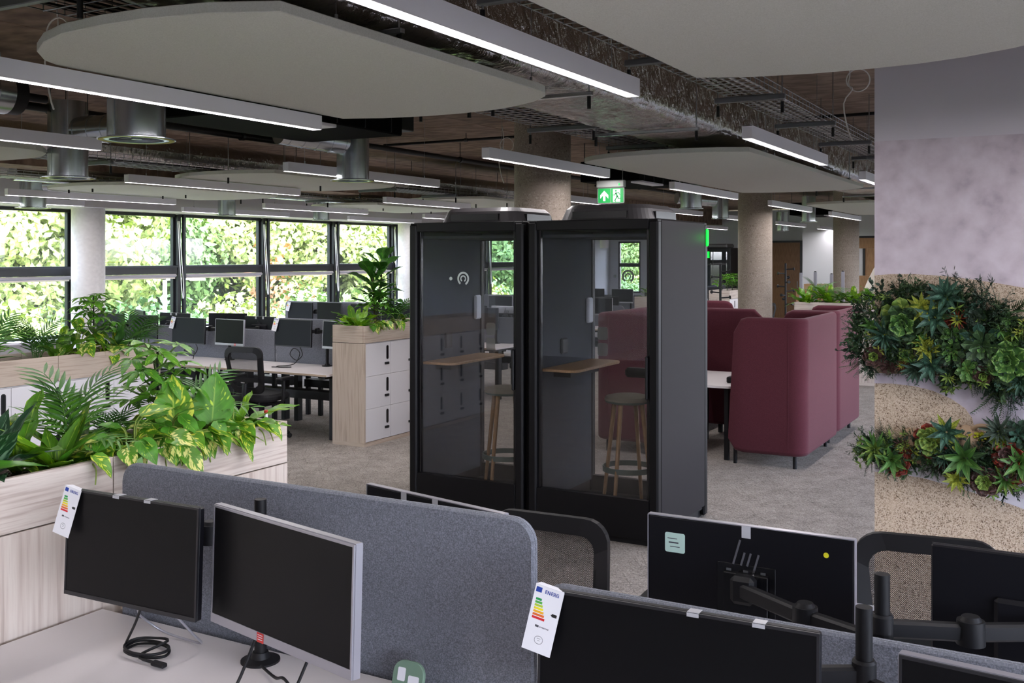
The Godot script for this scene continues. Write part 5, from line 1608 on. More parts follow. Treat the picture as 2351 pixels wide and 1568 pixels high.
# ---------------------------------------------------------------- mural wall with its planting
func leaf(len: float, wid: float, shape: int, fold: float, droop: float, wave := 0.0, nv := 7, nu := 4) -> MB:
	# base at the origin, runs along -z, upper side +y. shape 0 ellipse, 1 heart, 2 strap, 3 spoon, 4 lance
	var b := MB.new()
	b.grid(nu, nv, func(u: float, v: float) -> Vector3:
		var w := 0.0
		match shape:
			0: w = pow(sin(PI * clampf(v, 0.02, 0.99)), 0.75)
			1: w = pow(sin(PI * pow(clampf(v * 0.97 + 0.03, 0.02, 0.995), 0.62)), 0.8)
			2: w = minf(1.0, 4.0 * v + 0.25) * pow(1.0 - pow(v, 5.0), 0.7)
			3: w = (0.25 + 0.75 * smoothstep(0.15, 0.75, v)) * pow(maxf(1.0 - pow(v, 7.0), 0.0), 0.6)
			4: w = pow(sin(PI * pow(clampf(v, 0.03, 0.995), 0.75)), 1.1)
		var x := (u - 0.5) * wid * w
		var a := absf(u - 0.5) * 2.0
		var y := fold * a * wid * w * 0.5 - droop * len * v * v + wave * sin(v * 17.0 + (0.0 if u < 0.5 else 1.3)) * a
		return V(x, y, -len * v))
	return b
func aim(p: Vector3, yaw: float, pitch: float, roll: float, sc: float) -> Transform3D:
	return Transform3D((rot_y(yaw) * Basis(Vector3.RIGHT, pitch) * Basis(Vector3.BACK, roll)).scaled(V(sc, sc, sc)), p)
func turned(sc: float, yaw: float, pitch: float, roll := 0.0) -> Basis:
	return rot_y(yaw) * Basis(Vector3.RIGHT, pitch) * Basis(Vector3.BACK, roll) * Basis.IDENTITY.scaled(V(sc, sc, sc))

func wall_sprig(kind: int, sd: int) -> ArrayMesh:
	# sprigs grow along +z (out of the wall)
	var r := RandomNumberGenerator.new()
	r.seed = sd
	var b := MB.new()
	match kind:
		0:  # juniper-like spray: many tiny needles on forked stems
			var nd := leaf(0.020, 0.005, 4, 0, 0, 0, 2, 1)
			for k in 7:
				var d := V(r.randfn() * 0.75, r.randfn() * 0.75, 1.0).normalized()
				var L := r.randf_range(0.07, 0.13)
				b.tube([V(0, 0, -0.02), d * L * 0.5, d * L + V(0, -0.01, 0)], 0.0014, 4, false, 0.0006)
				for i in 26:
					var q := d * L * (0.15 + 0.85 * i / 25.0)
					var o := (d * 0.8 + V(r.randfn(), r.randfn(), r.randfn()) * 0.55).normalized()
					b.add(nd, Transform3D(b.frame_of(-o), q))
		1:  # small rounded leaves in tufts
			var lf := leaf(0.026, 0.014, 0, 0.3, 0.15, 0, 3, 2)
			for k in 8:
				var d := V(r.randfn() * 0.8, r.randfn() * 0.8, 1.0).normalized()
				var L := r.randf_range(0.06, 0.12)
				b.tube([V(0, 0, -0.02), d * L], 0.0015, 4, false)
				for i in 9:
					var q := d * L * (0.25 + 0.75 * i / 8.0)
					var o := (d * 0.6 + V(r.randfn(), r.randfn(), r.randfn()) * 0.7).normalized()
					b.add(lf, Transform3D(b.frame_of(-o).rotated(o, r.randf() * TAU).scaled(Vector3.ONE * r.randf_range(0.7, 1.2)), q))
		2:  # pointed leaf bunch (ivy and ruscus)
			var lf := leaf(0.075, 0.026, 4, 0.35, 0.2, 0, 4, 2)
			for k in 15:
				var o := V(r.randfn() * 0.8, r.randfn() * 0.8, 0.8).normalized()
				b.add(lf, Transform3D(b.frame_of(-o).rotated(o, r.randf() * TAU).scaled(Vector3.ONE * r.randf_range(0.6, 1.15)), o * 0.012))
		3:  # yellow-green seven-fingered leaves
			var lf := leaf(0.04, 0.014, 4, 0.2, 0.2, 0, 3, 2)
			for k in 4:
				var d := V(r.randfn() * 0.6, r.randfn() * 0.6, 1.0).normalized()
				var p := d * r.randf_range(0.06, 0.1)
				b.tube([V(0, 0, -0.02), p], 0.0014, 4, false)
				var fb := b.frame_of(d)
				for i in 7:
					var an := TAU * i / 7.0
					var o: Vector3 = (fb.x * cos(an) + fb.y * sin(an) + d * 0.35).normalized()
					b.add(lf, Transform3D(b.frame_of(-o), p))
		4:  # feathery fern pinnae
			var nd := leaf(0.022, 0.007, 0, 0, 0, 0, 2, 1)
			for k in 6:
				var d := V(r.randfn() * 0.9, r.randfn() * 0.7, 0.8).normalized()
				var sdv := d.cross(Vector3(r.randfn(), r.randfn(), r.randfn())).normalized()
				var L := r.randf_range(0.08, 0.14)
				b.tube([V(0, 0, -0.02), d * L * 0.6, d * L + V(0, -0.015, 0)], 0.0013, 4, false)
				for i in 13:
					var q := d * L * (0.12 + 0.88 * i / 12.0)
					for s in [-1.0, 1.0]:
						b.add(nd, Transform3D(b.frame_of(-(sdv * s + d * 0.5).normalized()).scaled(Vector3.ONE * (1.1 - 0.6 * i / 12.0)), q))
	return b.mesh()
func rosette(parent: Node3D, nm: String, at: Vector3, sc: float, kind: String, mats: Array, sd: int, face: Basis) -> void:
	# rings of leaves opening around +z; every leaf is a piece of its own
	var r := RandomNumberGenerator.new()
	r.seed = sd
	var o := Node3D.new()
	o.name = nm
	parent.add_child(o, true)
	o.transform = Transform3D(face, at)
	var spec: Array
	var lf: MB
	match kind:
		"spoon": spec = [[4, 0.10, 1.1, 0.4], [5, 0.22, 0.7, 0.7], [6, 0.30, 0.35, 0.95], [7, 0.34, 0.08, 1.1]]; lf = leaf(0.075, 0.042, 3, 0.35, -0.15, 0, 5, 4)
		"ruffle": spec = [[4, 0.05, 1.0, 0.45], [6, 0.15, 0.65, 0.7], [6, 0.25, 0.32, 0.95], [7, 0.3, 0.05, 1.1]]; lf = leaf(0.08, 0.062, 3, 0.3, -0.1, 0.009, 8, 4)
		"tight": spec = [[4, 0.05, 1.15, 0.4], [6, 0.15, 0.8, 0.62], [7, 0.2, 0.48, 0.85], [8, 0.25, 0.2, 1.0]]; lf = leaf(0.055, 0.040, 3, 0.5, -0.25, 0, 4, 4)
		"spike": spec = [[5, 0.05, 1.2, 0.7], [8, 0.1, 0.8, 0.9], [9, 0.12, 0.4, 1.1], [8, 0.12, 0.1, 1.1]]; lf = leaf(0.085, 0.018, 4, 0.7, -0.05, 0, 4, 2)
		"dahlia": spec = [[6, 0.02, 1.3, 0.6], [10, 0.04, 1.0, 0.8], [12, 0.05, 0.6, 0.95], [12, 0.05, 0.25, 1.0]]; lf = leaf(0.045, 0.008, 4, 0.5, 0, 0, 3, 2)
		"blade": spec = [[4, 0.05, 1.1, 0.9], [6, 0.08, 0.75, 1.1], [6, 0.1, 0.4, 1.0]]; lf = leaf(0.10, 0.030, 4, 0.55, 0.1, 0, 5, 2)
	var me := lf.mesh()
	for k in spec.size():
		var q: Array = spec[k]
		for i in q[0]:
			var an: float = TAU * (i + 0.5 * (k % 2)) / q[0] + r.randf_range(-0.12, 0.12)
			var out := V(cos(an), sin(an), 0)
			var d: Vector3 = (out * cos(q[2]) + V(0, 0, 1) * sin(q[2])).normalized()
			var up: Vector3 = (V(0, 0, 1) * cos(q[2]) - out * sin(q[2])).normalized()
			var bs := Basis(d.cross(up).normalized(), up, -d).scaled(Vector3.ONE * q[3] * sc)
			inst(me, "leaf", M[mats[mini(k * mats.size() / spec.size(), mats.size() - 1)]], o, Transform3D(bs, out * 0.006 * sc + V(0, 0, 0.012 * (3 - k) * sc)))
func feature_wall() -> void:
	var wf := Node3D.new()
	wf.name = "wall_mural"
	add_child(wf)
	struct(wf)
	var zf := -5.15
	var x0 := -0.88
	var x1 := 4.0
	bx("printed_panel", V((x0 + x1) / 2, 1.266, zf - 0.1), V(x1 - x0, 2.532, 0.2), M.mural, wf)
	bx("painted_band", V((x0 + x1) / 2, (2.532 + SOFFIT) / 2, zf - 0.1), V(x1 - x0, SOFFIT - 2.532, 0.2), M.wall_lilac, wf)
	var lay := func(nm: String, mt: String, z: float, pts: Array) -> void:
		var p := PackedVector2Array()
		for q in pts: p.append(Vector2(q[0], q[1]))
		var b := MB.new()
		b.slab(p, 0, z, xf_at(V(0, 0, zf)))
		obj(b, nm, M[mt], wf)
	lay.call("pebble_band", "pebble", 0.004, [[-0.879, 1.888], [-0.8, 1.894], [-0.7, 1.895], [-0.58, 1.888], [-0.45, 1.873], [-0.34, 1.856], [-0.24, 1.838], [0.0, 1.78], [0.4, 1.67], [1.0, 1.5], [1.6, 1.3], [1.6, 1.05], [0.6, 1.28], [0.0, 1.40], [-0.4, 1.42], [-0.879, 1.42]])
	lay.call("pale_band", "mural_pale", 0.003, [[-0.879, 1.425], [-0.4, 1.425], [0.0, 1.41], [0.6, 1.29], [1.6, 1.06], [1.6, 0.75], [0.4, 0.94], [0.0, 1.0], [-0.3, 1.03], [-0.879, 0.93]])
	lay.call("pebble_lens", "pebble", 0.005, [[-0.879, 1.368], [-0.8, 1.372], [-0.7, 1.366], [-0.62, 1.350], [-0.54, 1.318], [-0.48, 1.278], [-0.45, 1.235], [-0.44, 1.19], [-0.30, 1.205], [-0.15, 1.21], [0.1, 1.2], [0.5, 1.13], [1.0, 1.0], [1.0, 0.85], [0.1, 1.02], [-0.3, 1.06], [-0.5, 1.02], [-0.879, 1.0]])
	lay.call("pale_ribbon", "wall_lilac", 0.006, [[-0.879, 1.0], [-0.78, 1.003], [-0.66, 0.99], [-0.5, 0.94], [-0.3, 0.90], [-0.1, 0.86], [0.5, 0.7], [0.5, 0.62], [-0.1, 0.80], [-0.3, 0.86], [-0.5, 0.905], [-0.66, 0.936], [-0.78, 0.945], [-0.879, 0.944]])
	lay.call("pebble_foot", "pebble", 0.004, [[-0.879, 0.946], [-0.78, 0.947], [-0.66, 0.938], [-0.5, 0.907], [-0.3, 0.862], [-0.1, 0.802], [0.5, 0.622], [1.2, 0.4], [1.6, 0.2], [1.6, 0.0], [-0.879, 0.0]])
	# the planting: two bands of artificial succulents and sprigs fixed to the wall
	var px := func(x: float, y: float, out: float) -> Vector3:
		# place on the wall from a measured sheet of positions (2351 x 1568 grid, wall plane pushed out)
		var tt := (x - 1175.5) / 2350.0
		var dd := (-zf - out) / (0.87292 + 0.48786 * tt)
		return V((-0.48786 + 0.87292 * tt) * dd, EYE - dd * (y - 588.0) / 2350.0, zf + out)
	var sprigs := []
	for k in 5:
		sprigs.append([wall_sprig(k, 300 + k), wall_sprig(k, 320 + k), wall_sprig(k, 340 + k)])
	var spn := ["juniper_sprig", "boxwood_sprig", "pointed_sprig", "lime_sprig", "fern_sprig"]
	var put := func(par: Node3D, k: int, p: Vector3, m: String, sc: float, tilt: Basis) -> void:
		inst(sprigs[k][rng.randi() % 3], spn[k], M[m], par, Transform3D((tilt * Basis(Vector3.BACK, rng.randf() * TAU)).scaled(Vector3.ONE * sc), p))
	# upper band
	var up := thing("living_wall", "upper band of artificial succulents and ferns on the mural wall", "living wall", V(-0.9, 1.4, zf))
	var lo := thing("living_wall", "lower band of succulents with driftwood on the mural wall", "living wall", V(-0.9, 0.95, zf))
	rng.seed = 401
	var tops := [[1965, 740], [1985, 700], [2010, 672], [2060, 664], [2120, 672], [2160, 680], [2210, 672], [2250, 690], [2290, 712], [2351, 720], [2420, 745]]
	var bots := [[1965, 790], [1985, 840], [2010, 850], [2060, 845], [2120, 850], [2160, 862], [2210, 866], [2250, 880], [2290, 905], [2351, 890], [2420, 905]]
	var tops2 := [[1978, 1020], [2000, 1000], [2060, 988], [2110, 1005], [2160, 990], [2220, 1000], [2290, 1000], [2351, 985], [2420, 980]]
	var bots2 := [[1985, 1030], [2000, 1060], [2060, 1068], [2110, 1060], [2160, 1080], [2220, 1100], [2290, 1112], [2351, 1115], [2420, 1120]]
	var at_x := func(tb: Array, x: float) -> float:
		for i in tb.size() - 1:
			if x <= tb[i + 1][0]:
				return lerpf(tb[i][1], tb[i + 1][1], clampf((x - tb[i][0]) / float(tb[i + 1][0] - tb[i][0]), 0, 1))
		return tb[tb.size() - 1][1]
	var pal := ["wall_dark", "wall_dark", "wall_green", "wall_green", "wall_dark", "wall_grey", "wall_green", "wall_blue"]
	for band in 2:
		var par: Node3D = up if band == 0 else lo
		var cnt := 250 if band == 0 else 130
		for i in cnt:
			var x := rng.randf_range(1968 if band == 0 else 1982, 2440)
			var y0: float = at_x.call(tops if band == 0 else tops2, x)
			var y1: float = at_x.call(bots if band == 0 else bots2, x)
			var y := rng.randf_range(y0 + 6, y1 - 4)
			var edge := clampf(minf(y - y0, y1 - y) / 40.0, 0.0, 1.0)
			var p: Vector3 = px.call(x, y, rng.randf_range(0.02, 0.05) + 0.04 * edge)
			if p.x < -0.88: p.z = zf + 0.06
			var kd: int = [0, 0, 1, 1, 2, 4, 4, 1, 0, 3][rng.randi() % 10]
			var m: String = pal[rng.randi() % pal.size()]
			if kd == 3: m = ["wall_yellow", "wall_lime", "wall_bright"][rng.randi() % 3]
			var ty := (y - (y0 + y1) / 2) / maxf(y1 - y0, 1.0)
			put.call(par, kd, p - par.position, m, rng.randf_range(0.6, 0.95), Basis(Vector3.RIGHT, ty * 1.3) * rot_y(-0.5 if x < 2010 else rng.randf_range(-0.3, 0.3)))
	# sprays that stick out past the outline
	for q in [[2195, 690, 0, 1.25], [2255, 690, 0, 1.2], [2290, 705, 0, 1.15], [2320, 715, 4, 1.2], [2090, 672, 4, 0.9], [1975, 760, 2, 0.9], [1985, 830, 4, 1.0], [2300, 895, 4, 1.25], [2315, 905, 0, 1.2], [1990, 1015, 1, 0.9], [2105, 668, 1, 0.8]]:
		var p: Vector3 = px.call(q[0], q[1], 0.05)
		put.call(up if q[1] < 950 else lo, q[2], p - (up if q[1] < 950 else lo).position, "wall_dark" if q[2] == 0 else "wall_green", q[3], Basis(Vector3.RIGHT, -0.9 if q[1] < 800 else 0.9))
	var fc := func() -> Basis: return rot_y(rng.randf_range(-0.25, 0.05)) * Basis(Vector3.RIGHT, rng.randf_range(-0.15, 0.3)) * Basis(Vector3.BACK, rng.randf() * TAU)
	for q in [
		["rosette", 2076, 735, 1.3, "ruffle", ["wall_bright", "wall_bright", "wall_green", "wall_lime"]],
		["rosette", 2256, 790, 1.3, "spoon", ["wall_bright", "wall_green", "wall_green", "wall_blue"]],
		["rosette", 2320, 830, 1.3, "ruffle", ["wall_bright", "wall_bright", "wall_green"]],
		["rosette", 2008, 818, 1.05, "tight", ["wall_lime", "wall_purple", "wall_purple"]],
		["rosette", 2040, 842, 0.7, "tight", ["wall_purple"]],
		["rosette", 2240, 727, 0.95, "tight", ["wall_grey", "wall_grey", "wall_dark"]],
		["rosette", 2080, 815, 0.75, "tight", ["wall_bright", "wall_lime"]],
		["rosette", 2319, 775, 0.85, "tight", ["wall_lime", "wall_bright"]],
		["rosette", 2190, 770, 0.8, "spoon", ["wall_bright", "wall_bright", "wall_green"]],
		["rosette", 2185, 805, 0.95, "spoon", ["wall_bright", "wall_green", "wall_grey"]],
		["rosette", 2258, 858, 0.9, "tight", ["wall_lime", "wall_purple", "wall_purple"]],
		["red_rosette", 2200, 732, 1.2, "dahlia", ["wall_yellow", "wall_red"]],
		["red_rosette", 2180, 738, 0.8, "dahlia", ["wall_red"]],
		["red_rosette", 2072, 838, 0.75, "dahlia", ["wall_yellow", "wall_red"]],
		["agave", 2035, 765, 1.1, "spike", ["wall_blue", "wall_blue"]],
		["agave", 2150, 730, 1.0, "blade", ["wall_blue", "wall_green"]],
		["agave", 2175, 680, 0.95, "blade", ["wall_blue"]],
		["agave", 2140, 835, 0.9, "blade", ["wall_blue", "wall_dark"]],
		["agave", 2102, 845, 0.8, "spike", ["wall_dark", "wall_blue"]],
		["agave", 2345, 870, 0.9, "spike", ["wall_blue"]],
		["lime_leaf", 2118, 708, 0.8, "blade", ["wall_yellow"]],
		["lime_leaf", 2133, 802, 0.7, "blade", ["wall_yellow"]],
		["lime_leaf", 2125, 790, 0.6, "blade", ["wall_yellow"]],
		["rosette", 2222, 850, 0.7, "spoon", ["wall_bright"]],
		# lower band
		["agave", 2012, 1030, 1.0, "spike", ["wall_lime", "wall_bright"]],
		["agave", 2050, 1050, 0.9, "blade", ["wall_bright", "wall_green"]],
		["agave", 2175, 990, 0.95, "blade", ["wall_blue", "wall_yellow"]],
		["agave", 2218, 1048, 1.15, "blade", ["wall_bright", "wall_green"]],
		["agave", 2172, 1030, 0.8, "spike", ["wall_blue"]],
		["agave", 2170, 1046, 0.8, "spike", ["wall_blue"]],
		["rosette", 2138, 1012, 0.95, "ruffle", ["wall_lime", "wall_lime", "wall_red"]],
		["rosette", 2297, 1010, 0.85, "tight", ["wall_yellow", "wall_lime"]],
		["rosette", 2183, 1072, 0.75, "tight", ["wall_green", "wall_purple"]],
		["rosette", 2060, 1064, 0.7, "ruffle", ["wall_lime", "wall_red"]],
		["rosette", 2262, 1105, 0.8, "ruffle", ["wall_lime", "wall_purple"]],
		["rosette", 2338, 1000, 0.9, "spoon", ["wall_blue", "wall_dark"]],
		["rosette", 2295, 988, 0.95, "spike", ["wall_grey", "wall_grey"]],
		["red_rosette", 2070, 1020, 0.95, "dahlia", ["wall_yellow", "wall_purple"]],
		["red_rosette", 2083, 1040, 0.9, "dahlia", ["wall_red"]],
		["red_rosette", 2318, 1045, 0.9, "ruffle", ["wall_purple", "wall_red"]],
		["red_rosette", 2322, 1080, 0.8, "ruffle", ["wall_purple", "wall_red"]],
		["lime_leaf", 2199, 1098, 0.65, "blade", ["wall_yellow"]],
		["agave", 2310, 1100, 0.85, "spike", ["wall_bright", "wall_lime"]],
		["agave", 2345, 1060, 0.95, "blade", ["wall_bright", "wall_green"]]]:
		var par: Node3D = up if q[2] < 930 else lo
		rosette(par, q[0], px.call(q[1], q[2], 0.11) - par.position, q[3] * 0.95, q[4], q[5], int(q[1] * 7 + q[2]), fc.call())
	# driftwood, moss
	for q in [[2095, 1018, 0.055, 0.075], [2222, 1010, 0.06, 0.07], [2110, 1042, 0.04, 0.05]]:
		var b := MB.new()
		var f := FastNoiseLite.new()
		f.frequency = 6.0; f.seed = int(q[0])
		b.grid(14, 10, func(u: float, v: float) -> Vector3:
			var a := -u * TAU
			var e := sin(v * PI)
			var d := V(cos(a) * e, cos(v * PI), sin(a) * e)
			return d * V(q[2], q[3], 0.045) * (1.0 + 0.3 * f.get_noise_3d(d.x, d.y, d.z)))
		obj(b, "driftwood", M.driftwood, lo, Transform3D(Basis(Vector3.BACK, 0.4), px.call(q[0], q[1], 0.05) - lo.position))
	var br := MB.new()
	br.tube(curve([px.call(2225, 990, 0.05) - lo.position, px.call(2250, 977, 0.09) - lo.position, px.call(2285, 985, 0.09) - lo.position, px.call(2320, 1005, 0.06) - lo.position], 6), 0.011, 8, true, 0.006)
	obj(br, "driftwood_branch", M.driftwood, lo)
	for q in [[2245, 1000], [2262, 1004], [2285, 997], [2300, 994]]:
		var b := MB.new()
		var ball := MB.new()
		ball.lathe([Vector2(0.0, -0.006), Vector2(0.005, -0.004), Vector2(0.007, 0.0), Vector2(0.005, 0.004), Vector2(0.0, 0.006)], 6)
		for i in 26:
			b.add(ball, xf_at(V(rng.randf_range(-0.035, 0.035), rng.randf_range(-0.012, 0.012), rng.randf_range(-0.02, 0.02))))
		obj(b, "moss_tuft", M.moss, lo, xf_at(px.call(q[0], q[1], 0.075) - lo.position))
	# small filler rosettes between the large ones
	for i in 64:
		var x := rng.randf_range(1985, 2430)
		var bd := 0 if i % 3 else 1
		var y0: float = at_x.call(tops if bd == 0 else tops2, x)
		var y1: float = at_x.call(bots if bd == 0 else bots2, x)
		var par: Node3D = up if bd == 0 else lo
		var kd: String = ["tight", "spoon", "spike", "blade", "dahlia"][rng.randi() % 5]
		var ms: Array = [["wall_green", "wall_green"], ["wall_grey", "wall_blue"], ["wall_dark", "wall_green"], ["wall_bright", "wall_green"], ["wall_lime", "wall_green"], ["wall_purple"], ["wall_green", "wall_dark"]][rng.randi() % 7]
		rosette(par, "small_rosette", px.call(x, rng.randf_range(y0 + 12, y1 - 8), rng.randf_range(0.06, 0.1)) - par.position, rng.randf_range(0.42, 0.68), kd, ms, 900 + i, fc.call())

# ---------------------------------------------------------------- far end of the room
func coat_stand(label: String, at: Vector3) -> void:
	var t := thing("coat_stand", label, "coat stand", at)
	rod("pole", V(0, 0.02, 0), V(0, 1.84, 0), 0.02, M.black, t, 12)
	var b := MB.new()
	b.lathe([Vector2(0.2, 0.0), Vector2(0.2, 0.015), Vector2(0.03, 0.03)], 28)
	obj(b, "base", M.black, t)
	for k in 9:
		var y := 1.72 - k * 0.085
		var a := k * 2.4
		var d := V(cos(a), 0, sin(a))
		var p := MB.new()
		p.cyl(V(0, y, 0), d * 0.15 + V(0, y + 0.01, 0), 0.012, 0.012, 8)
		p.cyl(d * 0.15 + V(0, y + 0.01, 0), d * 0.17 + V(0, y + 0.012, 0), 0.03, 0.03, 12)
		obj(p, "peg", M.black, t)
func far_end() -> void:
	coat_stand("black peg coat stand beside the first concrete column beyond the sofas", V(-5.2, 0, -16.3))
	coat_stand("black peg coat stand between the two far concrete columns", V(-5.1, 0, -20.1))
	# projecting white wall and doors
	struct(bx("wall_projecting", V(-4.0, SOFFIT / 2, -30.0), V(6.2, SOFFIT, 0.2), M.wall_white, self))
	for q in [["door_1", -8.1, -31.95], ["door_2", -4.9, -29.85]]:
		var d := Node3D.new()
		d.name = q[0]
		add_child(d)
		struct(d)
		d.position = V(q[1], 0, q[2])
		bx("leaf", V(0, 1.2, 0), V(0.9, 2.4, 0.05), M.door_oak, d)
		for s in [-1, 1]: bx("jamb", V(s * 0.48, 1.23, 0.01), V(0.06, 2.46, 0.09), M.black_frame, d)
		bx("head", V(0, 2.43, 0.01), V(0.9, 0.06, 0.09), M.black_frame, d)
		rod("handle", V(0.36, 1.0, 0.03), V(0.36, 1.2, 0.03), 0.012, M.steel, d)
	# an alcove in oak
	var al := thing("oak_surround", "oak framed alcove beside the furthest concrete column", "alcove", V(-4.45, 0, -26.2))
	bx("header", V(0.0, 2.3, 0), V(1.6, 0.26, 0.3), M.door_oak, al)
	bx("top_line", V(0.0, 2.45, 0), V(1.64, 0.05, 0.32), M.black_frame, al)
	for s in [-1, 1]: bx("side", V(s * 0.78, 1.1, 0), V(0.06, 2.2, 0.3), M.door_oak, al)
	bx("bench", V(0, 0.75, 0), V(1.5, 1.5, 0.28), M.door_oak, al)
	var wc := thing("lounge_chair", "white round backed lounge chair beyond the far planter", "chair", V(-3.55, 0, -21.6))
	var b := MB.new()
	b.grid(20, 10, func(u: float, v: float) -> Vector3:
		var a := -u * PI
		var e := cos(v * PI / 2)
		return V(cos(a) * 0.42 * (0.35 + 0.65 * e), 0.9 + 0.85 * v, sin(a) * 0.3 * (0.4 + 0.6 * e)))
	b.box(V(0, 0.85, 0), V(0.8, 0.2, 0.5))
	obj(b, "shell", M.cream, wc)
	rod("pedestal", V(0, 0, 0), V(0, 0.8, 0), 0.05, M.black, wc)
	for q in [[-5.35, -22.4, 1.62, "beside the projecting wall"], [-5.0, -22.2, 1.64, "in the middle of the four"], [-4.62, -22.0, 1.6, "before the oak chest"], [-4.35, -21.8, 1.66, "beside the furthest concrete column"]]:
		var p := thing("gate_post", "grey upright post of a sliding partition " + q[3], "post", V(q[0], 0, q[1]))
		bx("upright", V(0, q[2] / 2, 0), V(0.06, q[2], 0.06), M.post_grey, p, 0.006)
		bx("cap", V(0, q[2] + 0.01, 0), V(0.04, 0.02, 0.04), M.black, p)
		bx("foot", V(0, 0.01, 0), V(0.14, 0.02, 0.14), M.post_grey, p)
	var oc := thing("oak_chest", "oak chest behind the bright far planter", "chest", V(-5.27, 0, -23.3))
	bx("body", V(0, 0.6, 0), V(0.72, 1.2, 0.4), M.door_oak, oc, 0.006)
	bx("lid", V(0.06, 1.28, 0), V(0.5, 0.16, 0.36), M.oak, oc, 0.006)
	# dark booth by the end wall with its own status light
	var db := thing("phone_booth", "dark phone booth against the far end wall with green light", "phone booth", V(-9.45, 0, -29.5))
	bx("body", V(0, 1.12, 0), V(1.0, 2.2, 1.0), M.booth_frame, db, 0.01)
	bx("pane", V(0, 1.2, 0.505), V(0.8, 1.8, 0.008), M.booth_glass, db)
	bx("roof_unit", V(0, 2.28, 0), V(0.7, 0.12, 0.7), M.roof_unit, db, 0.03)
	bx("status_light", V(-0.16, 2.02, 0.52), V(0.05, 0.18, 0.03), M.led_green, db)
	var db2 := thing("phone_booth", "dark phone booth in front of the end window with green light", "phone booth", V(-11.15, 0, -30.2))
	bx("body", V(0, 1.12, 0), V(1.0, 2.2, 1.0), M.booth_frame, db2, 0.01)
	bx("pane", V(0, 1.2, 0.505), V(0.8, 1.8, 0.008), M.booth_glass, db2)
	bx("roof_unit", V(0, 2.28, 0), V(0.7, 0.12, 0.7), M.roof_unit, db2, 0.03)
	bx("status_light", V(-0.5, 2.05, 0.51), V(0.05, 0.18, 0.03), M.led_green, db2)
	var pn := thing("pendant_light", "white cylinder pendant light before the end window", "light", V(-11.6, 2.2, -26.0))
	rod("shade", V(0, 0, 0), V(0, 0.3, 0), 0.12, M.white_metal, pn, 24)
	rod("flex", V(0, 0.3, 0), V(0, SOFFIT - 2.2, 0), 0.006, M.white_cable, pn, 5)

# ---------------------------------------------------------------- plants in the troughs
var LM := {}
func leaf_meshes() -> void:
	for k in 3:
		LM["heart%d" % k] = leaf(1.0, 0.72, 1, 0.12 + 0.1 * k, 0.10 + 0.12 * k, 0.02, 8, 6).mesh()
		LM["strap%d" % k] = leaf(1.0, 0.26, 2, 0.25, 0.15 + 0.25 * k, 0.035, 12, 4).mesh()
		LM["lance%d" % k] = leaf(1.0, 0.34, 4, 0.25, 0.1 + 0.15 * k, 0.01, 8, 4).mesh()
		LM["fig%d" % k] = leaf(1.0, 0.62, 3, 0.22, 0.1 + 0.1 * k, 0.03, 9, 6).mesh()
		# palm frond: paired leaflets on an arching rib
		var b := MB.new()
		var lf := leaf(0.27, 0.034, 4, 0.25, 0.22, 0, 5, 2)
		var rib := []
		for i in 12:
			var t := i / 11.0
			rib.append(V(0, 0.95 * t - 0.28 * t * t * (1 + 0.35 * k), -0.55 * t * t * (0.6 + 0.3 * k)))
		b.tube(rib, 0.007, 5, false, 0.003)
		for i in 11:
			var t := 0.36 + 0.64 * i / 10.0
			var p: Vector3 = rib[int(t * 11)]
			var d: Vector3 = (rib[mini(int(t * 11) + 1, 11)] - rib[maxi(int(t * 11) - 1, 0)]).normalized()
			for s in [-1.0, 1.0]:
				var o := (V(s, 0.1, 0) + d * (0.55 + 0.5 * t)).normalized()
				var sc := sin(PI * (0.2 + 0.75 * (t - 0.3))) * 1.1
				var up: Vector3 = o.cross(d).normalized() * s
				b.add(lf, Transform3D(Basis(o.cross(up).normalized(), up, -o).scaled(Vector3.ONE * sc), p))
		LM["frond%d" % k] = b.mesh()
		# umbrella leaf: leaflets round a point
		var c := MB.new()
		var ul := leaf(0.8, 0.34, 0, 0.2, 0.22 + 0.1 * k, 0.0, 6, 4)
		for i in 8:
			var a := TAU * i / 8.0
			c.add(ul, Transform3D((rot_y(a) * Basis(Vector3.RIGHT, 0.12 - 0.1 * k)).scaled(Vector3.ONE * (0.8 + 0.25 * sin(i * 2.3))), rot_y(a) * V(0, 0, -0.1)))
		LM["umbrella%d" % k] = c.mesh()
func stems(t: Node3D, segs: Array, r: float, m: String) -> void:
	var b := MB.new()
	for s in segs: b.tube(s, r, 5, false, r * 0.7)
	obj(b, "stems", M[m], t)
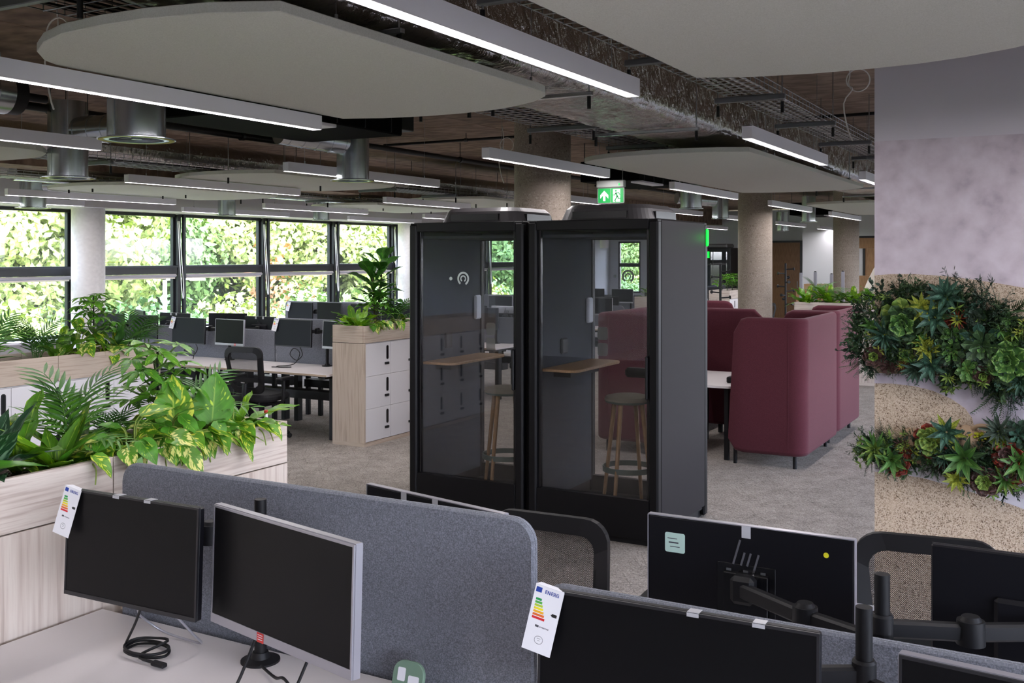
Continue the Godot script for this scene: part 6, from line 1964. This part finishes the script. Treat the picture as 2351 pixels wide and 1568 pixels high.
func pothos(at: Vector3, label: String, n: int, spread: float, hgt: float, size: float, sd: int, grp: String, trail := 0) -> void:
	var t := thing("pothos", label, "plant", at, 0, grp)
	var r := RandomNumberGenerator.new()
	r.seed = sd
	var segs := []
	for k in n:
		var a := r.randf() * TAU
		var rad := spread * sqrt(r.randf())
		var h := hgt * (1.0 - 0.6 * rad / spread) * r.randf_range(0.45, 1.05)
		var p := V(cos(a) * rad, h, sin(a) * rad)
		segs.append(curve([V(cos(a) * 0.02, 0, sin(a) * 0.02), V(cos(a) * rad * 0.45, h * 0.75, sin(a) * rad * 0.45), p], 3))
		var face := atan2(-cos(a), -sin(a)) + r.randf_range(-0.5, 0.5)
		inst(LM["heart%d" % (k % 3)], "leaf", M[["pothos_a", "pothos_c", "pothos_a", "pothos_b", "pothos_c"][k % 5]], t, aim(p, face, r.randf_range(-0.9, 0.45), r.randf_range(-0.6, 0.6), size * r.randf_range(0.7, 1.2)))
	for k in trail:
		var z := r.randf_range(-spread, spread)
		var pts := [V(0, 0.02, z * 0.5), V(0.05, 0.05, z * 0.9), V(0.09, 0.045, z * 1.1), V(0.115, 0.025, z * 1.15), V(0.125, -0.01 - 0.012 * k, z * 1.25)]
		segs.append(curve(pts, 4))
		inst(LM["heart2"], "leaf", M[["pothos_b", "pothos_a"][k % 2]], t, aim(pts[2] + V(0, 0.03, 0), -PI / 2 + r.randf_range(-0.6, 0.6), r.randf_range(-0.75, -0.25), r.randf_range(-0.4, 0.4), size))
	stems(t, segs, 0.0035, "vine")
func big_leaf(t: Node3D, p: Vector3, yaw: float, pitch: float, roll: float, sc: float, m: String, shape := "heart0") -> void:
	inst(LM[shape], "leaf", M[m], t, aim(p, yaw, pitch, roll, sc))
func palm(at: Vector3, label: String, n: int, hgt: float, sd: int, grp: String, m := "palm") -> void:
	var t := thing("parlour_palm", label, "plant", at, 0, grp)
	var r := RandomNumberGenerator.new()
	r.seed = sd
	for k in n:
		var s := hgt * r.randf_range(0.6, 1.05)
		inst(LM["frond%d" % (k % 3)], "frond", M[m if k % 3 else "palm_dark"], t, aim(V(r.randf_range(-0.03, 0.03), 0, r.randf_range(-0.03, 0.03)), k * 2.4 + r.randf_range(-0.3, 0.3), r.randf_range(-0.25, 0.2), r.randf_range(-0.3, 0.3), s))
func umbrella_tree(at: Vector3, label: String, n: int, hgt: float, size: float, sd: int, grp: String) -> void:
	var t := thing("umbrella_plant", label, "plant", at, 0, grp)
	var r := RandomNumberGenerator.new()
	r.seed = sd
	var segs := [[V(0, 0, 0), V(0.01, hgt * 0.5, 0), V(0, hgt * 0.9, 0.01)]]
	for k in n:
		var a := k * 2.4
		var y := hgt * (0.35 + 0.65 * k / n)
		var d := V(cos(a), 0, sin(a)) * size * r.randf_range(0.7, 1.3) * (1.2 - 0.5 * k / n)
		var p := V(0, y, 0) + d + V(0, size * 0.35, 0)
		segs.append([V(0, y - size * 0.2, 0), V(0, y, 0) + d * 0.5, p])
		inst(LM["umbrella%d" % (k % 3)], "leaf", M[["schefflera", "schefflera", "pothos_c"][k % 3]], t, aim(p, r.randf() * TAU, 0, 0, size) * Transform3D(Basis(V(-d.z, 0, d.x).normalized(), r.randf_range(-0.5, 0.1)), Vector3.ZERO))
	stems(t, segs, 0.005, "stem_green")
	rod("support_cane", V(0.02, -0.02, 0.02), V(0.02, hgt * 1.02, 0.02), 0.005, M.black, t, 6)
func nest_fern(at: Vector3, label: String, n: int, len: float, sd: int, grp: String, mats := ["nest_fern", "nest_fern_b"], pref := "strap", up := 1.0) -> void:
	var t := thing("nest_fern" if pref == "strap" else "broadleaf_plant", label, "plant", at, 0, grp)
	var r := RandomNumberGenerator.new()
	r.seed = sd
	for k in n:
		var a := k * 2.4 + r.randf_range(-0.3, 0.3)
		inst(LM["%s%d" % [pref, k % 3]], "leaf", M[mats[k % mats.size()]], t, aim(V(0, 0.0, 0), a, up * (1.15 - 0.85 * k / n) + r.randf_range(-0.12, 0.12), r.randf_range(-0.25, 0.25), len * r.randf_range(0.75, 1.1)))
func fiddle_fig(at: Vector3, label: String, n: int, hgt: float, sd: int) -> void:
	var t := thing("fiddle_leaf_fig", label, "plant", at)
	var r := RandomNumberGenerator.new()
	r.seed = sd
	var segs := []
	for s in 2:
		var top := V(0.02 + 0.0 * s, hgt * (1.0 - 0.18 * s), -0.12 + 0.2 * s)
		segs.append([V(0, 0, 0), top * 0.5, top])
		for k in n:
			var y := 0.28 + 0.72 * k / n
			var p := top * y
			inst(LM["fig%d" % (k % 3)], "leaf", M.fig, t, aim(p, k * 2.4 + s, 0.25 + 0.75 * float(k) / n + r.randf_range(-0.2, 0.2), r.randf_range(-0.3, 0.3), r.randf_range(0.22, 0.31)))
	stems(t, segs, 0.009, "bark")

func planting() -> void:
	leaf_meshes()
	var Y := 1.2
	# --- trough beside the near desk
	var g := "plants in the trough beside the near desk"
	var X := -3.26
	nest_fern(V(X + 0.01, Y + 0.02, -2.16), "dark silvery leaved plant at the near end of the near trough", 9, 0.30, 1, g, ["aglaonema", "aglaonema"], "lance", 0.95)
	nest_fern(V(X + 0.03, Y + 0.04, -2.02), "dark silvery leaved plant spreading at the near trough edge", 8, 0.26, 12, g, ["aglaonema", "pothos_c"], "lance", 0.95)
	nest_fern(V(X - 0.06, Y, -2.32), "ruffled light green bird nest fern behind the dark leaved plant", 8, 0.29, 2, g, ["nest_fern_b", "calathea"], "strap", 1.15)
	nest_fern(V(X + 0.05, Y, -2.40), "broad upright light green leaved plant beside the irrigation tube", 10, 0.28, 3, g, ["nest_fern_b", "nest_fern", "pothos_c"], "lance", 0.95)
	palm(V(X - 0.06, Y, -2.56), "feathery palm beside the irrigation tube", 11, 0.50, 4, g)
	palm(V(X - 0.1, Y, -2.74), "small dark palm between the feathery palm and the umbrella plant", 8, 0.34, 41, g, "palm_dark")
	nest_fern(V(X - 0.02, Y, -2.50), "yellow streaked broad leaved plant among the palm fronds", 5, 0.34, 42, g, ["calathea", "calathea"], "lance", 1.1)
	var grp2 := "variegated pothos of the near trough"
	var pl := "variegated heart leaved pothos spilling over the near trough"
	pothos(V(X + 0.08, Y, -2.70), pl, 26, 0.17, 0.22, 0.11, 5, grp2, 3)
	pothos(V(X + 0.08, Y, -2.88), pl, 28, 0.17, 0.22, 0.115, 6, grp2, 4)
	pothos(V(X + 0.08, Y, -3.06), pl, 24, 0.15, 0.20, 0.115, 7, grp2, 3)
	pothos(V(X + 0.11, Y, -3.22), pl, 13, 0.12, 0.16, 0.11, 71, grp2, 2)
	pothos(V(X + 0.11, Y, -2.56), pl, 14, 0.12, 0.15, 0.10, 72, grp2, 2)
	var bp := thing("pothos", "pothos with two large upright variegated leaves in the near trough", "plant", V(X + 0.06, Y, -2.98), 0, grp2)
	stems(bp, [[V(0, 0, 0), V(0.02, 0.1, 0.05), V(0.04, 0.12, 0.07)], [V(0, 0, 0), V(0.02, 0.1, -0.04), V(0.05, 0.1, -0.06)]], 0.004, "vine")
	big_leaf(bp, V(0.05, 0.10, 0.09), 0.95, 1.25, 0.12, 0.22, "pothos_a")
	big_leaf(bp, V(0.08, 0.09, -0.08), 0.55, 1.2, -0.35, 0.23, "pothos_c")
	big_leaf(bp, V(0.12, 0.07, 0.02), -1.2, -0.4, 0.2, 0.15, "pothos_b")
	big_leaf(bp, V(0.14, 0.05, -0.16), -1.3, -0.9, 0.1, 0.14, "pothos_b")
	big_leaf(bp, V(0.13, 0.04, 0.12), -1.5, -0.8, -0.1, 0.15, "pothos_b")
	umbrella_tree(V(X - 0.06, Y, -2.96), "umbrella plant on a black cane in the near trough", 20, 0.40, 0.115, 8, g)
	palm(V(X - 0.08, Y, -3.16), "small bright palm behind the large upright leaves", 11, 0.42, 9, g)
	nest_fern(V(X + 0.05, Y, -3.30), "bright wavy bird nest fern at the end of the near trough", 13, 0.27, 10, g)
	nest_fern(V(X - 0.02, Y, -3.14), "dark leaved plant behind the bird nest fern", 7, 0.24, 101, g, ["aglaonema", "palm_dark"], "lance", 0.9)
	var tb := thing("irrigation_tube", "black irrigation tube standing in the gravel of the near trough", "tube", V(-3.12, Y - 0.01, -2.60))
	rod("riser", V(0, 0, 0), V(0, 0.07, 0), 0.011, M.black, tb, 14)
	rod("collar", V(0, 0.02, 0), V(0, 0.03, 0), 0.0125, M.galv_dark, tb, 14)
	rod("feed_pipe", V(0, 0.008, 0), V(-0.1, 0.008, 0.02), 0.008, M.black, tb, 10)
	var rg := thing("water_gauge", "clear water gauge with a red cap at the trough end", "gauge", V(-3.13, Y, -3.39))
	rod("tube", V(0, 0, 0), V(0, 0.09, 0), 0.008, M.white_metal, rg, 12)
	rod("cap", V(0, 0.09, 0), V(0, 0.105, 0), 0.0085, M.red, rg, 12)
	# --- second trough
	g = "plants in the trough on the white door cabinet"
	X = -6.72
	palm(V(X, Y, -3.95), "feathery palm at the near end of the second trough", 9, 0.5, 21, g)
	palm(V(X, Y, -4.45), "tall feathery palm against the window in the second trough", 9, 0.52, 22, g)
	nest_fern(V(X + 0.06, Y, -4.30), "broad light green plant between the palms of the second trough", 10, 0.3, 23, g, ["nest_fern_b", "pothos_c"], "lance", 0.9)
	nest_fern(V(X + 0.05, Y, -4.15), "low broad leaved plant at the rim of the second trough", 10, 0.28, 231, g, ["pothos_c", "nest_fern_b"], "lance", 0.7)
	palm(V(X + 0.02, Y, -4.86), "slim dark palm in front of the window mullion", 12, 0.46, 24, g, "palm_dark")
	nest_fern(V(X + 0.02, Y, -5.05), "upright bird nest fern before the white column", 9, 0.32, 25, g, ["nest_fern_b", "nest_fern"], "strap", 1.1)
	pothos(V(X + 0.04, Y, -5.18), "variegated pothos before the white column in the second trough", 18, 0.16, 0.32, 0.13, 26, g)
	umbrella_tree(V(X, Y, -5.36), "umbrella plant against the white column in the second trough", 22, 0.46, 0.12, 27, g)
	pothos(V(X + 0.06, Y, -5.42), "yellow streaked pothos at the rim of the second trough", 12, 0.14, 0.18, 0.12, 28, g, 1)
	nest_fern(V(X + 0.05, Y, -5.55), "dark upright strap leaf plant in the second trough", 7, 0.34, 29, g, ["palm_dark", "calathea"], "strap", 1.2)
	palm(V(X, Y, -5.72), "slender palm at the far end of the second trough", 11, 0.52, 30, g, "palm_dark")
	# --- trough on the three tier cabinet
	g = "plants in the trough on the three tier cabinet"
	X = -6.70
	fiddle_fig(V(X - 0.02, Y, -8.98), "tall fiddle leaf fig on the three tier cabinet", 17, 0.74, 31)
	nest_fern(V(X + 0.05, Y, -8.62), "arching bird nest fern at the corner of the three tier cabinet", 12, 0.32, 32, g)
	nest_fern(V(X - 0.1, Y, -8.72), "bright arching fern below the fiddle leaf fig", 11, 0.34, 33, g, ["nest_fern", "nest_fern_b"], "strap", 1.0)
	umbrella_tree(V(X + 0.06, Y, -8.95), "bright umbrella plant below the fiddle leaf fig", 20, 0.36, 0.11, 34, g)
	pothos(V(X + 0.1, Y, -8.75), "pothos trailing over the three tier cabinet trough", 16, 0.15, 0.16, 0.12, 35, g, 3)
	palm(V(X + 0.02, Y, -9.3), "slim palm beside the phone booth post", 10, 0.5, 36, g, "palm_dark")
	pothos(V(X + 0.1, Y, -9.2), "pothos beside the phone booth post", 12, 0.14, 0.2, 0.12, 37, g, 2)
	# --- far troughs
	g = "plants in the far troughs"
	for k in 4:
		umbrella_tree(V(-6.72, Y, -21.15 - k * 0.36), "leafy umbrella plant in the trough beyond the coat stand", 12, 0.38, 0.11, 51 + k, g)
	for k in 3:
		nest_fern(V(-6.75, Y, -17.2 - k * 0.42), "bright fern in the trough seen through the booth glass", 11, 0.36, 61 + k, g)
	for k in 5:
		nest_fern(V(-3.85 + k * 0.36, Y, -16.5), "bright arching fern in the trough beyond the maroon sofas", 14, 0.40, 71 + k, g)
	for k in 4:
		palm(V(-3.7 + k * 0.36, Y, -16.6), "feathery palm in the trough beyond the maroon sofas", 9, 0.46 if k else 0.7, 81 + k, g)
